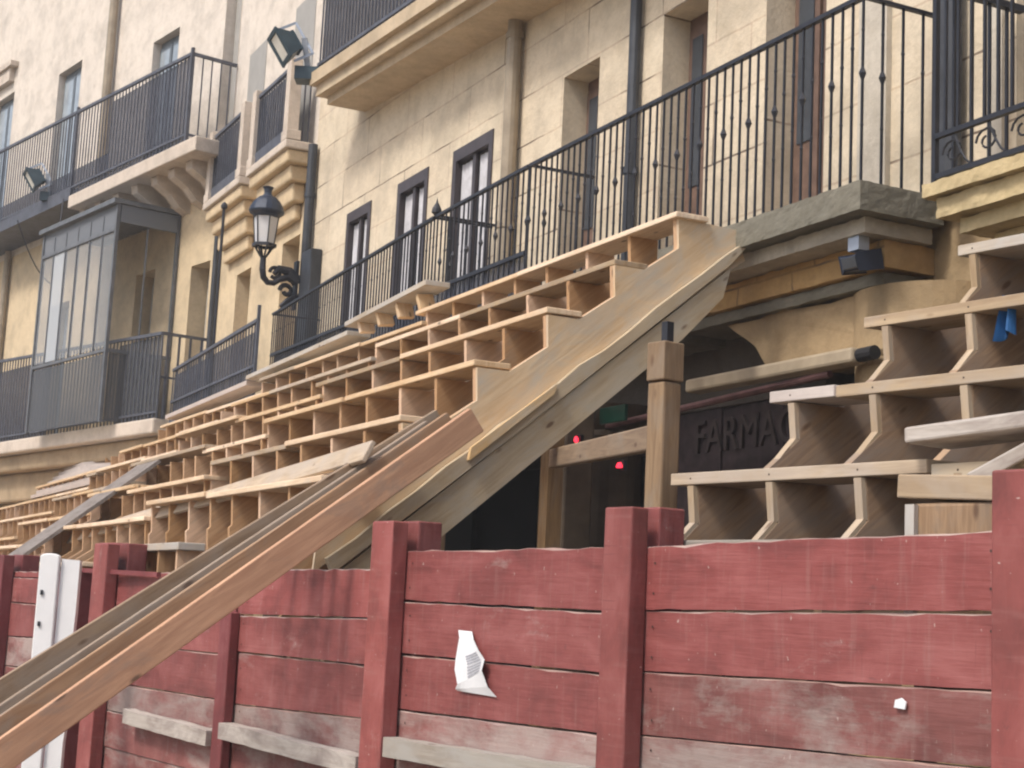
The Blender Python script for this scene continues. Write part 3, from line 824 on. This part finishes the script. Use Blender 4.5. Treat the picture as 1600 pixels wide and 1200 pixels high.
# thin pole and lamp wire
po = thing('iron_pole', 'thin iron pole with a ball top standing left of the lantern', 'pole', A, (14.35, 0, 3.98))
mb = MB(); mb.tube([(14.35, .0, 3.98), (14.35, 0, 6.98)], .022, 8); mb.build('shaft', M['iron'], po)
mb = MB(); mb.lathe((14.35, 0, 7.0), [(0, -.05), (.045, -.02), (.05, .02), (.03, .06), (0, .08)], 10); mb.build('ball', M['iron'], po)

# ------------------------------------------------------------------ lantern on the dark drainpipe
ln = thing('wall_lantern', 'old street lantern with a navy cap on a scrolled iron wall bracket', 'lantern', A, (12.1, WALL, 5.3))
lx, ly = 12.12, .02
mb = MB(); mb.lathe((lx, ly, 0), [(0, 6.80), (.035, 6.80), (.075, 6.785), (.055, 6.75), (.05, 6.70), (.075, 6.665), (.12, 6.645), (.175, 6.59), (.215, 6.52), (.235, 6.455), (.225, 6.43), (.18, 6.40), (.165, 6.375), (0, 6.375)], 18)
mb.build('cap', M['lamp_cap'], ln)
mb = MB(); mb.lathe((lx, ly, 0), [(.125, 6.03), (.162, 6.374)], 6, False); mb.lathe((lx, ly, 0), [(0, 6.031), (.125, 6.031)], 6, False); mb.build('glass', M['lamp_glass'], ln)
mb = MB()
for k in range(6):
    t = math.pi * k / 3
    mb.bar((lx + .128 * math.cos(t), ly + .128 * math.sin(t), 6.02), (lx + .165 * math.cos(t), ly + .165 * math.sin(t), 6.38), .014, .014)
    mb.tube([(lx + .13 * math.cos(t), ly + .13 * math.sin(t), 6.0), (lx + .07 * math.cos(t), ly + .07 * math.sin(t), 5.9), (lx, ly, 5.80)], .013, 6)
mb.lathe((lx, ly, 0), [(.12, 5.98), (.165, 5.98), (.165, 6.02), (.12, 6.02)], 6, False)
mb.build('cage', M['iron'], ln)
mb = MB()
arm = [(lx, ly, 5.83), (lx, ly - .0, 5.68), (lx, ly - .02, 5.58), (lx, ly - .08, 5.52), (lx, ly - .16, 5.52), (lx, ly - .24, 5.58), (lx, ly - .34, 5.62), (lx, ly - .46, 5.60), (lx, WALL + .14, 5.58)]
mb.tube(arm, [.04, .045, .045, .042, .04, .04, .05, .07, .09], 8)
mb.tube([(lx, ly - .17 + .07 * math.cos(t), 5.66 + .07 * math.sin(t)) for t in [j * .5 for j in range(12)]], .026, 6)
mb.tube([(lx, WALL + .30 + .09 * math.cos(t) * (1 - j * .05), 5.44 + .09 * math.sin(t) * (1 - j * .05)) for j, t in enumerate([j * .5 for j in range(13)])], .032, 6)
mb.tube([(lx, WALL + .16, 5.58), (lx, WALL + .28, 5.70), (lx, WALL + .42, 5.72), (lx, WALL + .48, 5.64)], [.09, .07, .05, .035], 8)
mb.tube([(lx, WALL + .14, 5.4), (lx, WALL + .28, 5.3), (lx, WALL + .36, 5.22)], [.055, .04, .03], 6)
mb.box(lx - .06, lx + .06, WALL + .16, WALL + .20, 5.2, 5.85)
mb.build('bracket', M['iron'], ln)
mb = MB(); mb.box(11.62, 12.0, WALL + .005, WALL + .16, 4.5, 5.95); mb.build('cable_box', M['zinc'], ln, bevel=.015)

# ------------------------------------------------------------------ floodlights
def floodlight(label, fr, loc, s):
    x, y, z = fr.mat @ Vector(loc)
    t = thing('floodlight', label, 'floodlight', WD0, (x, y, z), 'floodlights on the upper balconies')
    fy = Vector((-.72, -.50, -.46)).normalized(); lx_ = Vector((.50, 0, -.86)); lx_ = (lx_ - fy * lx_.dot(fy)).normalized(); lz_ = lx_.cross(fy)
    P = lambda a, b, c: Vector((x, y, z)) + (lx_ * a + fy * b + lz_ * c) * s
    def bx(mb, a0, a1, b0, b1, c0, c1, tp=1.0):
        mb.hexa([P(a0 * tp, b0, c0 * tp), P(a1 * tp, b0, c0 * tp), P(a1, b1, c0), P(a0, b1, c0), P(a0 * tp, b0, c1 * tp), P(a1 * tp, b0, c1 * tp), P(a1, b1, c1), P(a0, b1, c1)])
    mb = MB(); bx(mb, -.32, .32, -.20, .12, -.22, .22, .62); bx(mb, -.34, .34, .121, .16, -.24, -.16); bx(mb, -.34, .34, .121, .16, .16, .24); bx(mb, -.34, -.26, .121, .16, -.16, .16); bx(mb, .26, .34, .121, .16, -.16, .16)
    for k in range(5): bx(mb, -.22, .22, -.26, -.201, -.14 + k * .06, -.12 + k * .06)
    mb.build('housing', M['flood'], t)
    mb = MB(); bx(mb, -.255, .255, .122, .135, -.155, .155); mb.build('glass', M['flood_glass'], t)
    mb = MB(); mb.bar(P(-.36, 0, 0), P(-.36, -.42, -.1), .05 * s, .02 * s); mb.bar(P(.36, 0, 0), P(.36, -.42, -.1), .05 * s, .02 * s); mb.bar(P(-.36, -.42, -.1), P(.36, -.42, -.1), .05 * s, .03 * s)
    mb.bar(P(0, -.42, -.1), (x + .45 * s, y + .3 * s, z - .42 * s), .07, .07)
    mb.build('bracket', M['galv'], t)
    mb = MB(); mb.box(x + .2 * s, x + .75 * s, y + .1 * s, y + .5 * s, z - .62 * s, z - .36 * s); mb.build('ballast_box', M['flood'], t)
    return t
floodlight('large slate grey floodlight at the end of the sandstone cornice', A, (10.55, .40, 8.16), .62)
floodlight('smaller floodlight on the dark upper balcony of the left house', LF, (6.0, 1.05, 9.02), .62)
for p, q, lab in (((7.4, .82, 8.5), (7.0, .05, 7.2), 'thin cable slanting down the ochre wall left of the glazed bay'), ((5.0, .82, 8.5), (4.3, 1.1, 7.85), 'short thin cable between the upper balcony and the glazed bay roof')):
    mb = MB(); a_, b_ = Vector(p), Vector(q)
    mb.tube([a_ + (b_ - a_) * k / 8 - Vector((0, 0, .25 * math.sin(math.pi * k / 8))) for k in range(9)], .012, 5)
    tag(mb.build('cable', M['iron'], None, LF, base=q), lab, 'cable')

# ------------------------------------------------------------------ grandstands
def step_profile(y0, z0, rows, seat_w, run, rise, th, depth):
    """sawtooth outline (y, z) of one stringer: upright below each seat, then a slant out to the next seat's back"""
    pts = []
    for k in range(rows):
        yb, zt = y0 + run * k, z0 - rise * k - th
        yf = yb + seat_w
        pts += [(yb, zt), (yf, zt), (yf - .012, zt - .20)]
    yl, zl = pts[-1]
    e = LAST[0]
    pts.append((yl + e, zl - e))
    low = [(yl + e - .04, zl - .16 - depth), (y0, z0 - th - depth - .05)]
    return pts + low

LAST = [.16]
def grandstand(name, label, fr, xa, xb, y0, z0, rows, sp, board, side, rnd, skew=0.0, overhang=.2, dz=0.0, lens=(2.0, 3.6), group='timber grandstand sections', ends=None, skip=()):
    RUN, RISE, SW, TH = .46, .38, .22, .038
    t = thing(name, label, 'grandstand', fr, (xa, y0 + 1.4, 0), group)
    bs = BASE[t.name][1]
    n = max(1, int(round((xb - xa) / sp)))
    proto = None
    for i in range(n + 1):
        x = xa + (xb - xa) * i / n
        if proto is None or i % 7 == 0:
            q = MB(); q.prism_yz(step_profile(y0, z0, rows, SW, RUN, RISE, TH, .36), -.019, .019, (0, -.77, .64))
            if skew:
                q.v = [(vx + skew * (vy), vy, vz) for vx, vy, vz in q.v]
            o = q.build('stringer', side, t)
            o.data.materials.clear(); o.data.materials.append(side)
            # bring the mesh to its own x: stored relative to base already
            for v in o.data.vertices: v.co.x += bs.x
            proto = o
        else:
            o = proto.copy(); col.objects.link(o); o.parent = t
        o.location = (x - bs.x + (rnd.uniform(-.05, .05) if 0 < i < n else 0), 0, 0)
    for k in range(rows):
        if k in skip: continue
        zt = z0 - RISE * k
        yb = y0 + RUN * k
        x = xa - overhang + rnd.uniform(-.03, .05)
        if ends: x = ends[k]
        first = True
        while x < xb + .1:
            L_ = rnd.uniform(*lens)
            x2 = min(x + L_, xb + rnd.uniform(-.05, .25))
            if x2 - x < .5: break
            jy, jz = rnd.uniform(-.02, .025), rnd.uniform(-.006, .012)
            if not first and rnd.random() < .15: jz += .04; xs_ = x - .15
            else: xs_ = x
            q = MB(); q.box(xs_, x2, yb - .01 + jy, yb + SW + .02 + jy, zt - TH + .001 + jz, zt + jz, (1, 0, 0))
            if skew: q.v = [(vx + skew * vy, vy, vz) for vx, vy, vz in q.v]
            q.build('seat_plank', board if rnd.random() > .2 else M['old_plank'], t, bevel=.006)
            x = x2 + .005; first = False
    return t

rg = random.Random(11)
LAST[0] = .02
st1 = grandstand('grandstand', 'nearest section of the raw timber grandstand, closed by an ochre plywood end', A, 1.30, 5.4, .25, 4.08, 6, .62, M['pine'], M['pine_side'], rg, overhang=.06, lens=(2.0, 2.6))
LAST[0] = .16
st2 = grandstand('grandstand', 'second section of the timber grandstand, just left of the plywood ended one', A, 5.5, 10.2, .27, 3.96, 7, .54, M['pine'], M['pine_side'], rg, overhang=.1, lens=(1.4, 3.0))
st3 = grandstand('grandstand', 'third section of the timber grandstand below the dark netted balcony railing', A, 10.3, 15.2, .27, 3.81, 7, .50, M['pine'], M['pine_side'], rg, overhang=.1, lens=(1.4, 3.0))
st4 = grandstand('grandstand', 'farthest section of the timber grandstand at the left edge of the photo', A, 15.3, 27.0, .27, 3.63, 6, .50, M['pine'], M['pine_side'], rg, overhang=.1, lens=(2.0, 4.0), skip=(0,))
# end of the nearest section: plywood panel, sloping beam, weathered cover plank
line = lambda y: 3.90 - .813 * y
LAST[0] = .02
prof = step_profile(.25, 4.08, 6, .22, .46, .38, .038, .36)[:-2]
pan = [(y, z) for y, z in prof] + [(2.80, line(2.80)), (.20, line(.20))]
pan[0] = (.02, 4.03)
pan = pan[:-1] + [(.10, 3.72), (-.06, 3.83), (.02, 4.03)][:2]
mb = MB(); mb.prism_yz(pan, 1.255, 1.279, (0, -.77, .64)); mb.build('end_panel', M['ply'], st1)
mb = MB()
nseg = 16
rz = random.Random(3)
jt = [rz.uniform(-.02, .014) for _ in range(nseg + 1)]
pl_ = [(-.04 + 2.78 * i / nseg, line(-.04 + 2.78 * i / nseg) + .035 + jt[i]) for i in range(nseg + 1)]
mb.prism_yz(pl_ + [(2.70, line(2.70) - .075), (1.5, line(1.5) - .085), (.1, line(.1) - .055), (-.10, line(-.1) + .0)], 1.20, 1.252, (0, -.77, .64))
mb.build('cover_plank', M['beam'], st1)
mb = MB(); mb.prism_yz([(.09, line(.09) - .09), (2.72, line(2.72) - .11), (2.72, line(2.72) - .38), (.44, line(.44) - .30), (.14, line(.14) - .235)], 1.215, 1.30, (0, -.77, .64))
mb.build('beam', M['beam'], st1, bevel=.008)
for i, y in enumerate((1.35,)):
    mb = MB(); mb.prism_yz([(y, line(y) + .04), (y + .55, line(y + .55) + .05), (y + .56, line(y + .56) - .015), (y + .02, line(y) - .02)], 1.165, 1.199, (0, -.77, .64))
    mb.build('splice_plank', M['ply'], st1, bevel=.003)
# underframe that can be seen through the gap
for x in (2.6, 4.6, 7, 10, 13, 17, 21):
    par = st1 if x < 5.4 else st2 if x < 10.2 else st3 if x < 15.2 else st4
    mb = MB(); mb.box(x - .06, x + .06, .55, .67, 0, 3.2); mb.box(x - .05, x + .05, 1.7, 1.8, 0, 2.25); mb.bar((x + .09, .5, 2.9), (x + .09, 2.9, .95), .14, .05)
    mb.build('support_post', M['post_wood'], par)
mb = MB(); mb.box(2.9, 5.45, 2.98, 3.16, 1.75, 1.80, (1, 0, 0)); mb.build('seat_plank', M['pale_wood'], st1, bevel=.006)
for x in (3.0, 3.5, 4.05, 4.6, 5.2):
    mb = MB(); mb.prism_yz([(2.6, 1.749), (3.14, 1.749), (3.13, 1.0), (2.6, 1.0)], x - .019, x + .019, (0, 0, 1)); mb.build('bearer', M['pine_side'], st1)
# loose boards on the stand
def loose(name, label, cat, fr, p, q, wd, th, mat, side=None, group=None):
    mb = MB(); mb.bar(p, q, wd, th, side)
    o = mb.build(name, mat, None, fr, bevel=.006, base=[(a + b) / 2 for a, b in zip(p, q)])
    return tag(o, label, cat, group)
loose('loose_plank', 'tilted plank propped on blocks above the top row of the stand', 'plank', A, (5.30, .42, 4.29), (7.35, .42, 4.20), .05, .24, M['pale_wood'])
for i in range(4):
    x = 5.55 + i * .5
    loose('wood_block', 'short upright block holding up the tilted plank on the top row', 'block', A, (x, .40, 4.09), (x + .05, .42, 4.235), .16, .05, M['pine'], (0, 1, 0), 'blocks under the tilted plank')
loose('loose_plank', 'long grey plank lying along the lower rows behind the leaning plank bundle', 'plank', A, (.75, 2.70, 2.285), (9.4, 2.70, 1.95), .13, .03, M['old_plank'], (0, -.45, .9))
loose('loose_plank', 'pale plank laid along the top edge where the second stand section begins', 'plank', A, (7.4, .36, 4.13), (10.9, .36, 4.06), .05, .26, M['pale_wood'])
loose('loose_plank', 'pinkish grey plank laid along the top edge of the third stand section', 'plank', A, (10.9, .34, 4.0), (14.9, .34, 3.93), .06, .28, M['pinkish'])
def sheet(label, pts, th, mat):
    mb = MB(); a = [Vector(p) for p in pts]
    nrm = (a[1] - a[0]).cross(a[3] - a[0]).normalized()
    if nrm.z < 0: nrm = -nrm
    lo = [p - nrm * th for p in a]
    c = lo + a
    if (a[1] - a[0]).cross(a[3] - a[0]).z < 0: c = lo[::-1] + a[::-1]
    mb.hexa(c, a[1] - a[0])
    base = sum(a, Vector()) / 4
    return tag(mb.build('board_sheet', mat, None, A, base=base), label, 'board')
sheet('dark grey gangway board sloping down across the rows at the left', [(8.9, 1.92, 2.82), (9.9, 1.92, 2.82), (9.9, 3.25, 1.72), (8.9, 3.25, 1.72)], .035, M['gangway'])
for i in range(9):
    z = 3.10 + i * .075
    sheet('pale pinkish board sheet in the stack at the far end of the stand', [(16.0 + i * .5, .25, z + .06), (26 , .25, z + .05), (26, 1.0 - i * .05, z), (16.3 + i * .55, 1.0 - i * .05, z)], .06, M['pinkish'])['group'] = 'stack of board sheets'

# right hand stand, behind the fence
rr_ = random.Random(5)
st5 = thing('grandstand', 'weathered grandstand section at the right behind the red fence', 'grandstand', RS, (-1.2, -.6, 0), 'timber grandstand sections')
bs5 = BASE[st5.name][1]
SK = .235
prof5 = []
def rs_prof(rows=6):
    pts = []
    for k in range(rows):                       # k counts upward and away from the fence
        yb, zt = -.49 * k - .24, 2.105 + .41 * k - .054
        pts = [(yb, zt), (yb + .24, zt), (yb + .225, zt - .165)] + pts
    # pts run from the top row down to the lowest one
    out = pts
    yl, zl = out[-1]
    out = out + [(yl + .20, zl - .22), (yl + .19, zl - .9), (-.49 * 5 - .24, 2.105 + .41 * 5 - .85)]
    return out
for i in range(9):
    x = -.064 - i * .468
    q = MB(); q.prism_yz(rs_prof(), x - .02, x + .02, (0, -.77, .64))
    q.v = [(vx + SK * vy, vy, vz) for vx, vy, vz in q.v]
    s_ = q.build('stringer', M['right_side'], st5)
    # pale front edge strip nailed on each stringer
    for k in range(4):
        e = MB()
        yb, zt = -.49 * k, 2.105 + .41 * k - .054
        pts = [(yb + .003, zt - .002), (yb - .012, zt - .165), (yb + (.15 if k else .19), zt - (.36 if k else .387))]
        for a, b in ((0, 1), (1, 2)):
            (ya, za), (yb2, zb) = pts[a], pts[b]
            e.bar((x, ya + .008, za), (x, yb2 + .008, zb), .036, .02, (1, 0, 0))
        e.v = [(vx + SK * vy, vy, vz) for vx, vy, vz in e.v]
        e.build('edge_strip', M['old_plank'], s_)
def rplank(x0, x1, k, dz=0, dy=0, mat='old_plank', th=.052, tilt=0):
    zt, yb = 2.105 + .41 * k + dz, -.49 * k - .24 + dy
    x0, x1 = x0 * 1.07, x1 * 1.07
    q = MB(); q.box(x0, x1, yb, yb + .26, zt - th, zt, (1, 0, 0))
    for i in range(9):
        xn = -.064 - i * .468 - .0
        if x0 < xn < x1: q.nails([(xn, yb + .2605, zt - th * .5)], .005)
    q.v = [(vx + SK * vy, vy, vz + tilt * (vx - x1)) for vx, vy, vz in q.v]
    return q.build('seat_plank', M[mat], st5, bevel=.004)
rplank(-1.24, 0.06, 0, 0, 0); rplank(-3.6, -1.26, 0, -.02, 0, 'beam')
rplank(-.30, .06, 1, .004, .006, 'pinkish'); rplank(-3.6, -.305, 1, 0, 0)
rplank(-3.6, .06, 2, 0, 0); rplank(-3.6, .02, 3, 0, 0, 'pale_wood'); rplank(-3.6, .02, 4, 0, 0); rplank(-3.6, .02, 5, 0, 0)
q = MB(); q.bar((-3, -.02, 2.27), (-1.29, -.02, 2.185), .06, .26); q.build('seat_plank', M['white_worn'], st5, bevel=.01)
q = MB(); q.box(-.86, -.1, .16, .22, 1.74, 1.80); q.build('foot_plank', M['grey_wood'], st5, bevel=.008)
loose('loose_plank', 'rounded end of a grey plank tilted on a box behind the rightmost fence post', 'plank', RS, (-1.34, .10, 1.99), (-2.0, .12, 1.955), .085, .20, M['old_plank'])
mb = MB(); mb.box(-1.95, -1.405, .0, .20, 1.35, 1.925)
cr = tag(mb.build('timber_box', M['post_orange'], None, RS, base=(-1.35, .14, 1.35), bevel=.012), 'orange timber box panel under the tilted plank behind the fence', 'box')
mb = MB(); mb.box(-1.435, -1.395, .202, .225, 1.36, 1.92); mb.build('corner_batten', M['pale_wood'], cr)
loose('loose_plank', 'diagonal pale plank leaning behind the rightmost red fence post', 'plank', RS, (-1.62, .16, 2.0), (-2.15, -.30, 2.42), .05, .10, M['white_worn'])
mb = MB()
k = 12
for i in range(k):
    for j in range(6):
        def cp(a, b):
            u, v = a / k, b / 6
            return (-.855 + .10 * u * (1 - .5 * v) - .1, -1.02 + .03 * math.sin(u * 7) , 2.76 + .16 * v + .02 * math.sin(u * 5 + v * 3))
        mb.face([cp(i, j), cp(i, j + 1), cp(i + 1, j + 1), cp(i + 1, j)], (0, 0, 1), True)
        mb.face([tuple(Vector(cp(i, j)) - Vector((0, .01, 0))), tuple(Vector(cp(i + 1, j)) - Vector((0, .01, 0))), tuple(Vector(cp(i + 1, j + 1)) - Vector((0, .01, 0))), tuple(Vector(cp(i, j + 1)) - Vector((0, .01, 0)))], (0, 0, 1), True)
tag(mb.build('blue_cloth', M['blue_cloth'], None, RS, base=(-.9, -.86, 2.62)), 'scrap of blue plastic hanging inside the right hand stand', 'cloth')

# ------------------------------------------------------------------ square timber post in the gap
tp = thing('timber_post', 'square brown timber post with a head block standing behind the red fence', 'post', FE, (2.17, -.52, 0))
mb = MB(); mb.box(2.135, 2.25, -.60, -.49, 0, 2.545); mb.build('shaft', M['post_wood'], tp, bevel=.012)
mb = MB(); mb.box(2.13, 2.25, -.605, -.48, 2.55, 2.73); hb = mb.build('head_block', M['post_wood'], tp, bevel=.007)
mb = MB(); mb.box(2.17, 2.21, -.57, -.53, 2.731, 2.83); mb.build('iron_strap', M['iron'], hb)
mb = MB(); mb.bar((2.22, -.56, 2.30), (4.55, -1.74, 2.42), .12, .06); mb.build('cross_beam', M['post_wood'], tp, bevel=.01)
ip = thing('inner_pillar', 'brown pillar standing in the shade left of the square timber post', 'pillar', A, (4.0, .0, 0))
mb = MB(); mb.box(3.55, 3.85, -.26, .0, 0, 3.1); mb.build('shaft', M['pillar'], ip, bevel=.02)

# ------------------------------------------------------------------ red fence
fe = thing('red_fence', 'weathered red plank bullring fence across the foreground', 'fence', FE, (3.6, 0, 0))
bays = [  # x0, x1, [z of gaps at x0, at x1] from top to bottom
    (-2.2, -.30, [(1.82, 1.82), (1.57, 1.56), (1.32, 1.31), (1.08, 1.07), (.84, .83), (.56, .56), (.3, .3), (.05, .05)]),
    (-.06, 1.64, [(1.815, 1.765), (1.552, 1.502), (1.31, 1.262), (1.072, 1.012), (.83, .79), (.56, .53), (.28, .26), (.05, .05)]),
    (1.80, 3.44, [(1.763, 1.745), (1.49, 1.495), (1.238, 1.235), (.995, .965), (.76, .73), (.48, .47), (.25, .25), (.05, .05)]),
    (3.63, 5.22, [(1.655, 1.635), (1.402, 1.365), (1.162, 1.15), (.90, .85), (.68, .66), (.42, .42), (.2, .2), (.05, .05)]),
    (5.34, 7.12, [(1.615, 1.59), (1.37, 1.35), (1.13, 1.11), (.862, .85), (.66, .66), (.42, .42), (.2, .2), (.05, .05)]),
    (8.30, 9.28, [(1.585, 1.575), (1.53, 1.53), (1.33, 1.33), (1.09, 1.06), (.85, .83), (.6, .6), (.3, .3), (.05, .05)]),
    (9.45, 12.4, [(1.57, 1.55), (1.33, 1.31), (1.08, 1.06), (.84, .82), (.6, .6), (.3, .3), (.05, .05)]),
    (12.6, 15.6, [(1.55, 1.54), (1.31, 1.30), (1.06, 1.05), (.82, .81), (.6, .6), (.3, .3), (.05, .05)]),
]
rf_ = random.Random(21)
for bi, (x0, x1, zs) in enumerate(bays):
    for i in range(len(zs) - 1):
        q = MB()
        gap = rf_.uniform(.006, .012)
        jy = rf_.uniform(-.006, .006)
        q.rough_board(x0 - .05, x1 + .05, -.045 + jy, jy, (zs[i + 1][0] + gap * .5, zs[i + 1][1] + gap * .5), (zs[i][0] - gap * .5, zs[i][1] - gap * .5), .0016 if i else .005, n=20, worn=True)
        zc0, zc1 = (zs[i][0] + zs[i + 1][0]) / 2, (zs[i][1] + zs[i + 1][1]) / 2
        q.nails([(x0 + .05 + rf_.uniform(-.012, .012), jy + .0045, zc0 + .06), (x0 + .05 + rf_.uniform(-.012, .012), jy + .0045, zc0 - .06), (x1 - .05 + rf_.uniform(-.012, .012), jy + .0045, zc1 + .06), (x1 - .05 + rf_.uniform(-.012, .012), jy + .0045, zc1 - .06)])
        mt = 'red' if i < 1 else 'red_mid' if i < 3 else 'red_worn' if i == 3 else 'red_low'
        if bi == 1 and i == 2: mt = 'red_low'
        o = q.build('plank', M[mt], fe)
        if i == 3: o['label'] = 'plank with its red paint worn to grey'
posts = [(-.30, -.07, 1.99, -2, .10, 1), (1.64, 1.81, 1.915, 1, .10, 1), (3.44, 3.64, 1.885, 1, .10, 1), (5.22, 5.36, 1.38, 2, .07, 0), (7.12, 7.36, 1.785, 1, .10, 1), (9.27, 9.47, 1.70, 2, .10, 1), (12.4, 12.6, 1.7, 1, .1, 1), (15.6, 15.8, 1.7, 1, .1, 1)]
for x0, x1, zt, k, pr_, rear in posts:
    q = MB(); q.box(x0, x1, .008, pr_, 0, zt)
    pf = q.build('front_post', M['red_dark'] if k == 2 else M['red_post'], fe, bevel=.008)
    if k == 2: pf['label'] = 'darker red post'
    if rear:
        q = MB(); q.box(x0 + .01, x1 + .05, -.20, -.056, 0, zt + .01)
        q.build('rear_post', M['red_dark'] if k == 2 else M['red_mid'], fe, bevel=.008)
# entrance boards beside the gap
q = MB(); q.box(7.62, 7.80, -.02, .10, 0, 1.60); q.box(8.05, 8.28, -.16, .0, 0, 1.58); q.build('gap_post', M['red_dark'], fe, bevel=.01)
q = MB(); q.box(7.36, 7.70, -.12, -.06, 1.62, 1.80); q.build('gap_board', M['red_mid'], fe, bevel=.006)
q = MB(); q.bar((6.35, .045, 1.585), (7.9, .06, 1.60), .03, .03); q.build('latch_bar', M['red_dark'], fe)
# step boards low on the fence
for xa, xb, za, zb, mt in ((3.66, 5.21, .685, .715, 'white_worn'), (5.37, 6.62, .655, .675, 'white_worn'), (1.85, 3.42, .83, .80, 'grey_wood')):
    q = MB(); q.rough_board(xa, xb, .012, .10, (za - .055, zb - .055), (za + .035, zb + .035), .004)
    sb = q.build('step_board', M[mt], fe)
    if mt != 'white_worn': sb['label'] = 'grey weathered step board'

# ------------------------------------------------------------------ white boards
wp = thing('white_board_pair', 'pair of white painted upright boards behind the leaning planks', 'boards', WD, (-2.88, 10.0, 0))
yw = 10.0
mb = MB()
pts = [(-2.99, 0), (-2.99 + .125, 0), (-2.99 + .125, 1.665)] + [(-2.9275 + .0625 * math.cos(t), 1.665 + .022 * math.sin(t)) for t in [j * math.pi / 8 for j in range(1, 8)]] + [(-2.99, 1.665)]
mb.prism_xz([(x, z) for x, z in pts], yw, yw + .05, (0, 0, 1))
wb = mb.build('board', M['white_paint'], wp, bevel=.008)
for z in (1.42, 1.22, .98):
    mb = MB(); mb.box(-2.965, -2.95, yw - .012, yw + .01, z, z + .03); mb.build('bolt', M['iron'], wb)
mb = MB()
rw = random.Random(2)
edge = [(-2.74 + rw.uniform(-.008, .008), z) for z in [i * .165 for i in range(11)]]
mb.prism_xz([(-2.858, 0)] + edge + [(-2.858, 1.655)], yw + .03, yw + .09, (0, 0, 1)); mb.build('board', M['white_paint'], wp)

# ------------------------------------------------------------------ bundle of planks leaning on the stand
def leaning(label, a, b, wd, th, mat, tilt=0.0):
    a, b = Vector(a), Vector(b)
    d = (b - a); k = (0.03 - a.z) / d.z
    a2 = a + d * k                      # lower end stands on the ground
    dn = d.normalized()
    vdir = Vector((0, -1, .15)).normalized()
    side = dn.cross(Vector((0, 1, 0))).normalized()
    if side.z < 0: side = -side
    side = (side + Vector((0, tilt, 0))).normalized()
    mb = MB(); mb.bar(a2, b, wd, th, side)
    o = mb.build('leaning_plank', mat, None, WD, bevel=.006, base=a2)
    return tag(o, label, 'plank', 'planks leaning on the stand')
leaning('front orange pine plank of the leaning bundle, broad face to the viewer', (-2.251, 7.2, .700), (-.193, 8.48, 2.507), .15, .05, M['plank_orange'], -.35)
leaning('brown plank second in the leaning bundle, just behind the orange one', (-2.29, 7.36, .815), (-.33, 8.60, 2.50), .13, .045, M['plank_brown'], -.30)
leaning('narrow brown plank third in the leaning bundle, only its upper edge showing', (-2.32, 7.50, .875), (-.45, 8.67, 2.46), .12, .045, M['plank_grey'], -.3)
leaning('greyish brown plank topmost in the leaning bundle', (-2.37, 7.64, .985), (-.40, 8.74, 2.53), .13, .04, M['plank_grey'], -.3)
leaning('thin white painted board at the back of the leaning bundle', (-1.75, 8.30, 1.50), (-.62, 8.80, 2.355), .05, .03, M['white_paint'], .3)

# ------------------------------------------------------------------ notice and scrap on the fence
nt_ = thing('paper_notice', 'curled white paper notice with grey print stuck on the red fence', 'notice', FE, (2.76, .02, 1.08))
left = [(2.96, 1.372), (2.935, 1.34), (2.945, 1.24), (2.945, 1.19), (2.92, 1.125), (2.945, 1.102), (2.943, 1.094)]
right = [(2.85, 1.37), (2.81, 1.335), (2.75, 1.29), (2.69, 1.25), (2.715, 1.20), (2.68, 1.13), (2.63, 1.088)]
mb = MB(); mb2 = MB()
NU = 8
def pp(i, u, off=0.0):
    (xa, za), (xb, zb) = left[i], right[i]
    v = i / 6
    lift = .006 + .034 * math.sin(math.pi * min(1, max(0, v))) * (u ** 1.6) + .02 * math.sin(math.pi * v) * (1 - u) ** 2
    return (xa + (xb - xa) * u, lift + off, za + (zb - za) * u)
for i in range(6):
    for j in range(NU):
        u, v = j / NU, (j + 1) / NU
        mb.face([pp(i, u), pp(i, v), pp(i + 1, v), pp(i + 1, u)], (0, 0, 1), True)
        mb.face([pp(i, u, -.0015), pp(i + 1, u, -.0015), pp(i + 1, v, -.0015), pp(i, v, -.0015)], (0, 0, 1), True)
ps = mb.build('sheet', M['paper'], nt_)
for i in range(2, 4):
    for r_ in range(4):
        def lp(fz, u):
            a, b = Vector(pp(i, u, .0025)), Vector(pp(i + 1, u, .0025))
            return tuple(a + (b - a) * fz)
        f0, f1 = .06 + r_ * .24, .06 + r_ * .24 + .14
        for j in range(4):
            u, v = .38 + .5 * j / 4, .38 + .5 * (j + 1) / 4
            mb2.face([lp(f0, u), lp(f0, v), lp(f1, v), lp(f1, u)], (0, 0, 1))
mb2.build('print', M['print'], ps)
mb = MB(); mb.prism_xz([(.375, 1.225), (.33, 1.222), (.325, 1.245), (.345, 1.258), (.37, 1.25)], .006, .012)
tag(mb.build('paper_scrap', M['paper'], None, FE, base=(.35, .006, 1.22)), 'tiny torn white paper scrap on the right fence bay', 'paper')

# ------------------------------------------------------------------ thin bright air
mb = MB(); mb.box(-60, 60, -20, 80, -1.5, 22)
hz, n_, l_, b_ = new_mat('haze_air')
n_.remove(b_)
pv = n_.new("ShaderNodeVolumePrincipled"); pv.inputs['Color'].default_value = (.93, .94, .97, 1); pv.inputs['Density'].default_value = HAZE
l_.new(pv.outputs[0], [x for x in n_ if x.type == 'OUTPUT_MATERIAL'][0].inputs['Volume'])
tag(mb.build('haze', hz, None, WD), kind='stuff')

for o in list(bpy.data.objects):
    if '_b' in o: del o['_b']
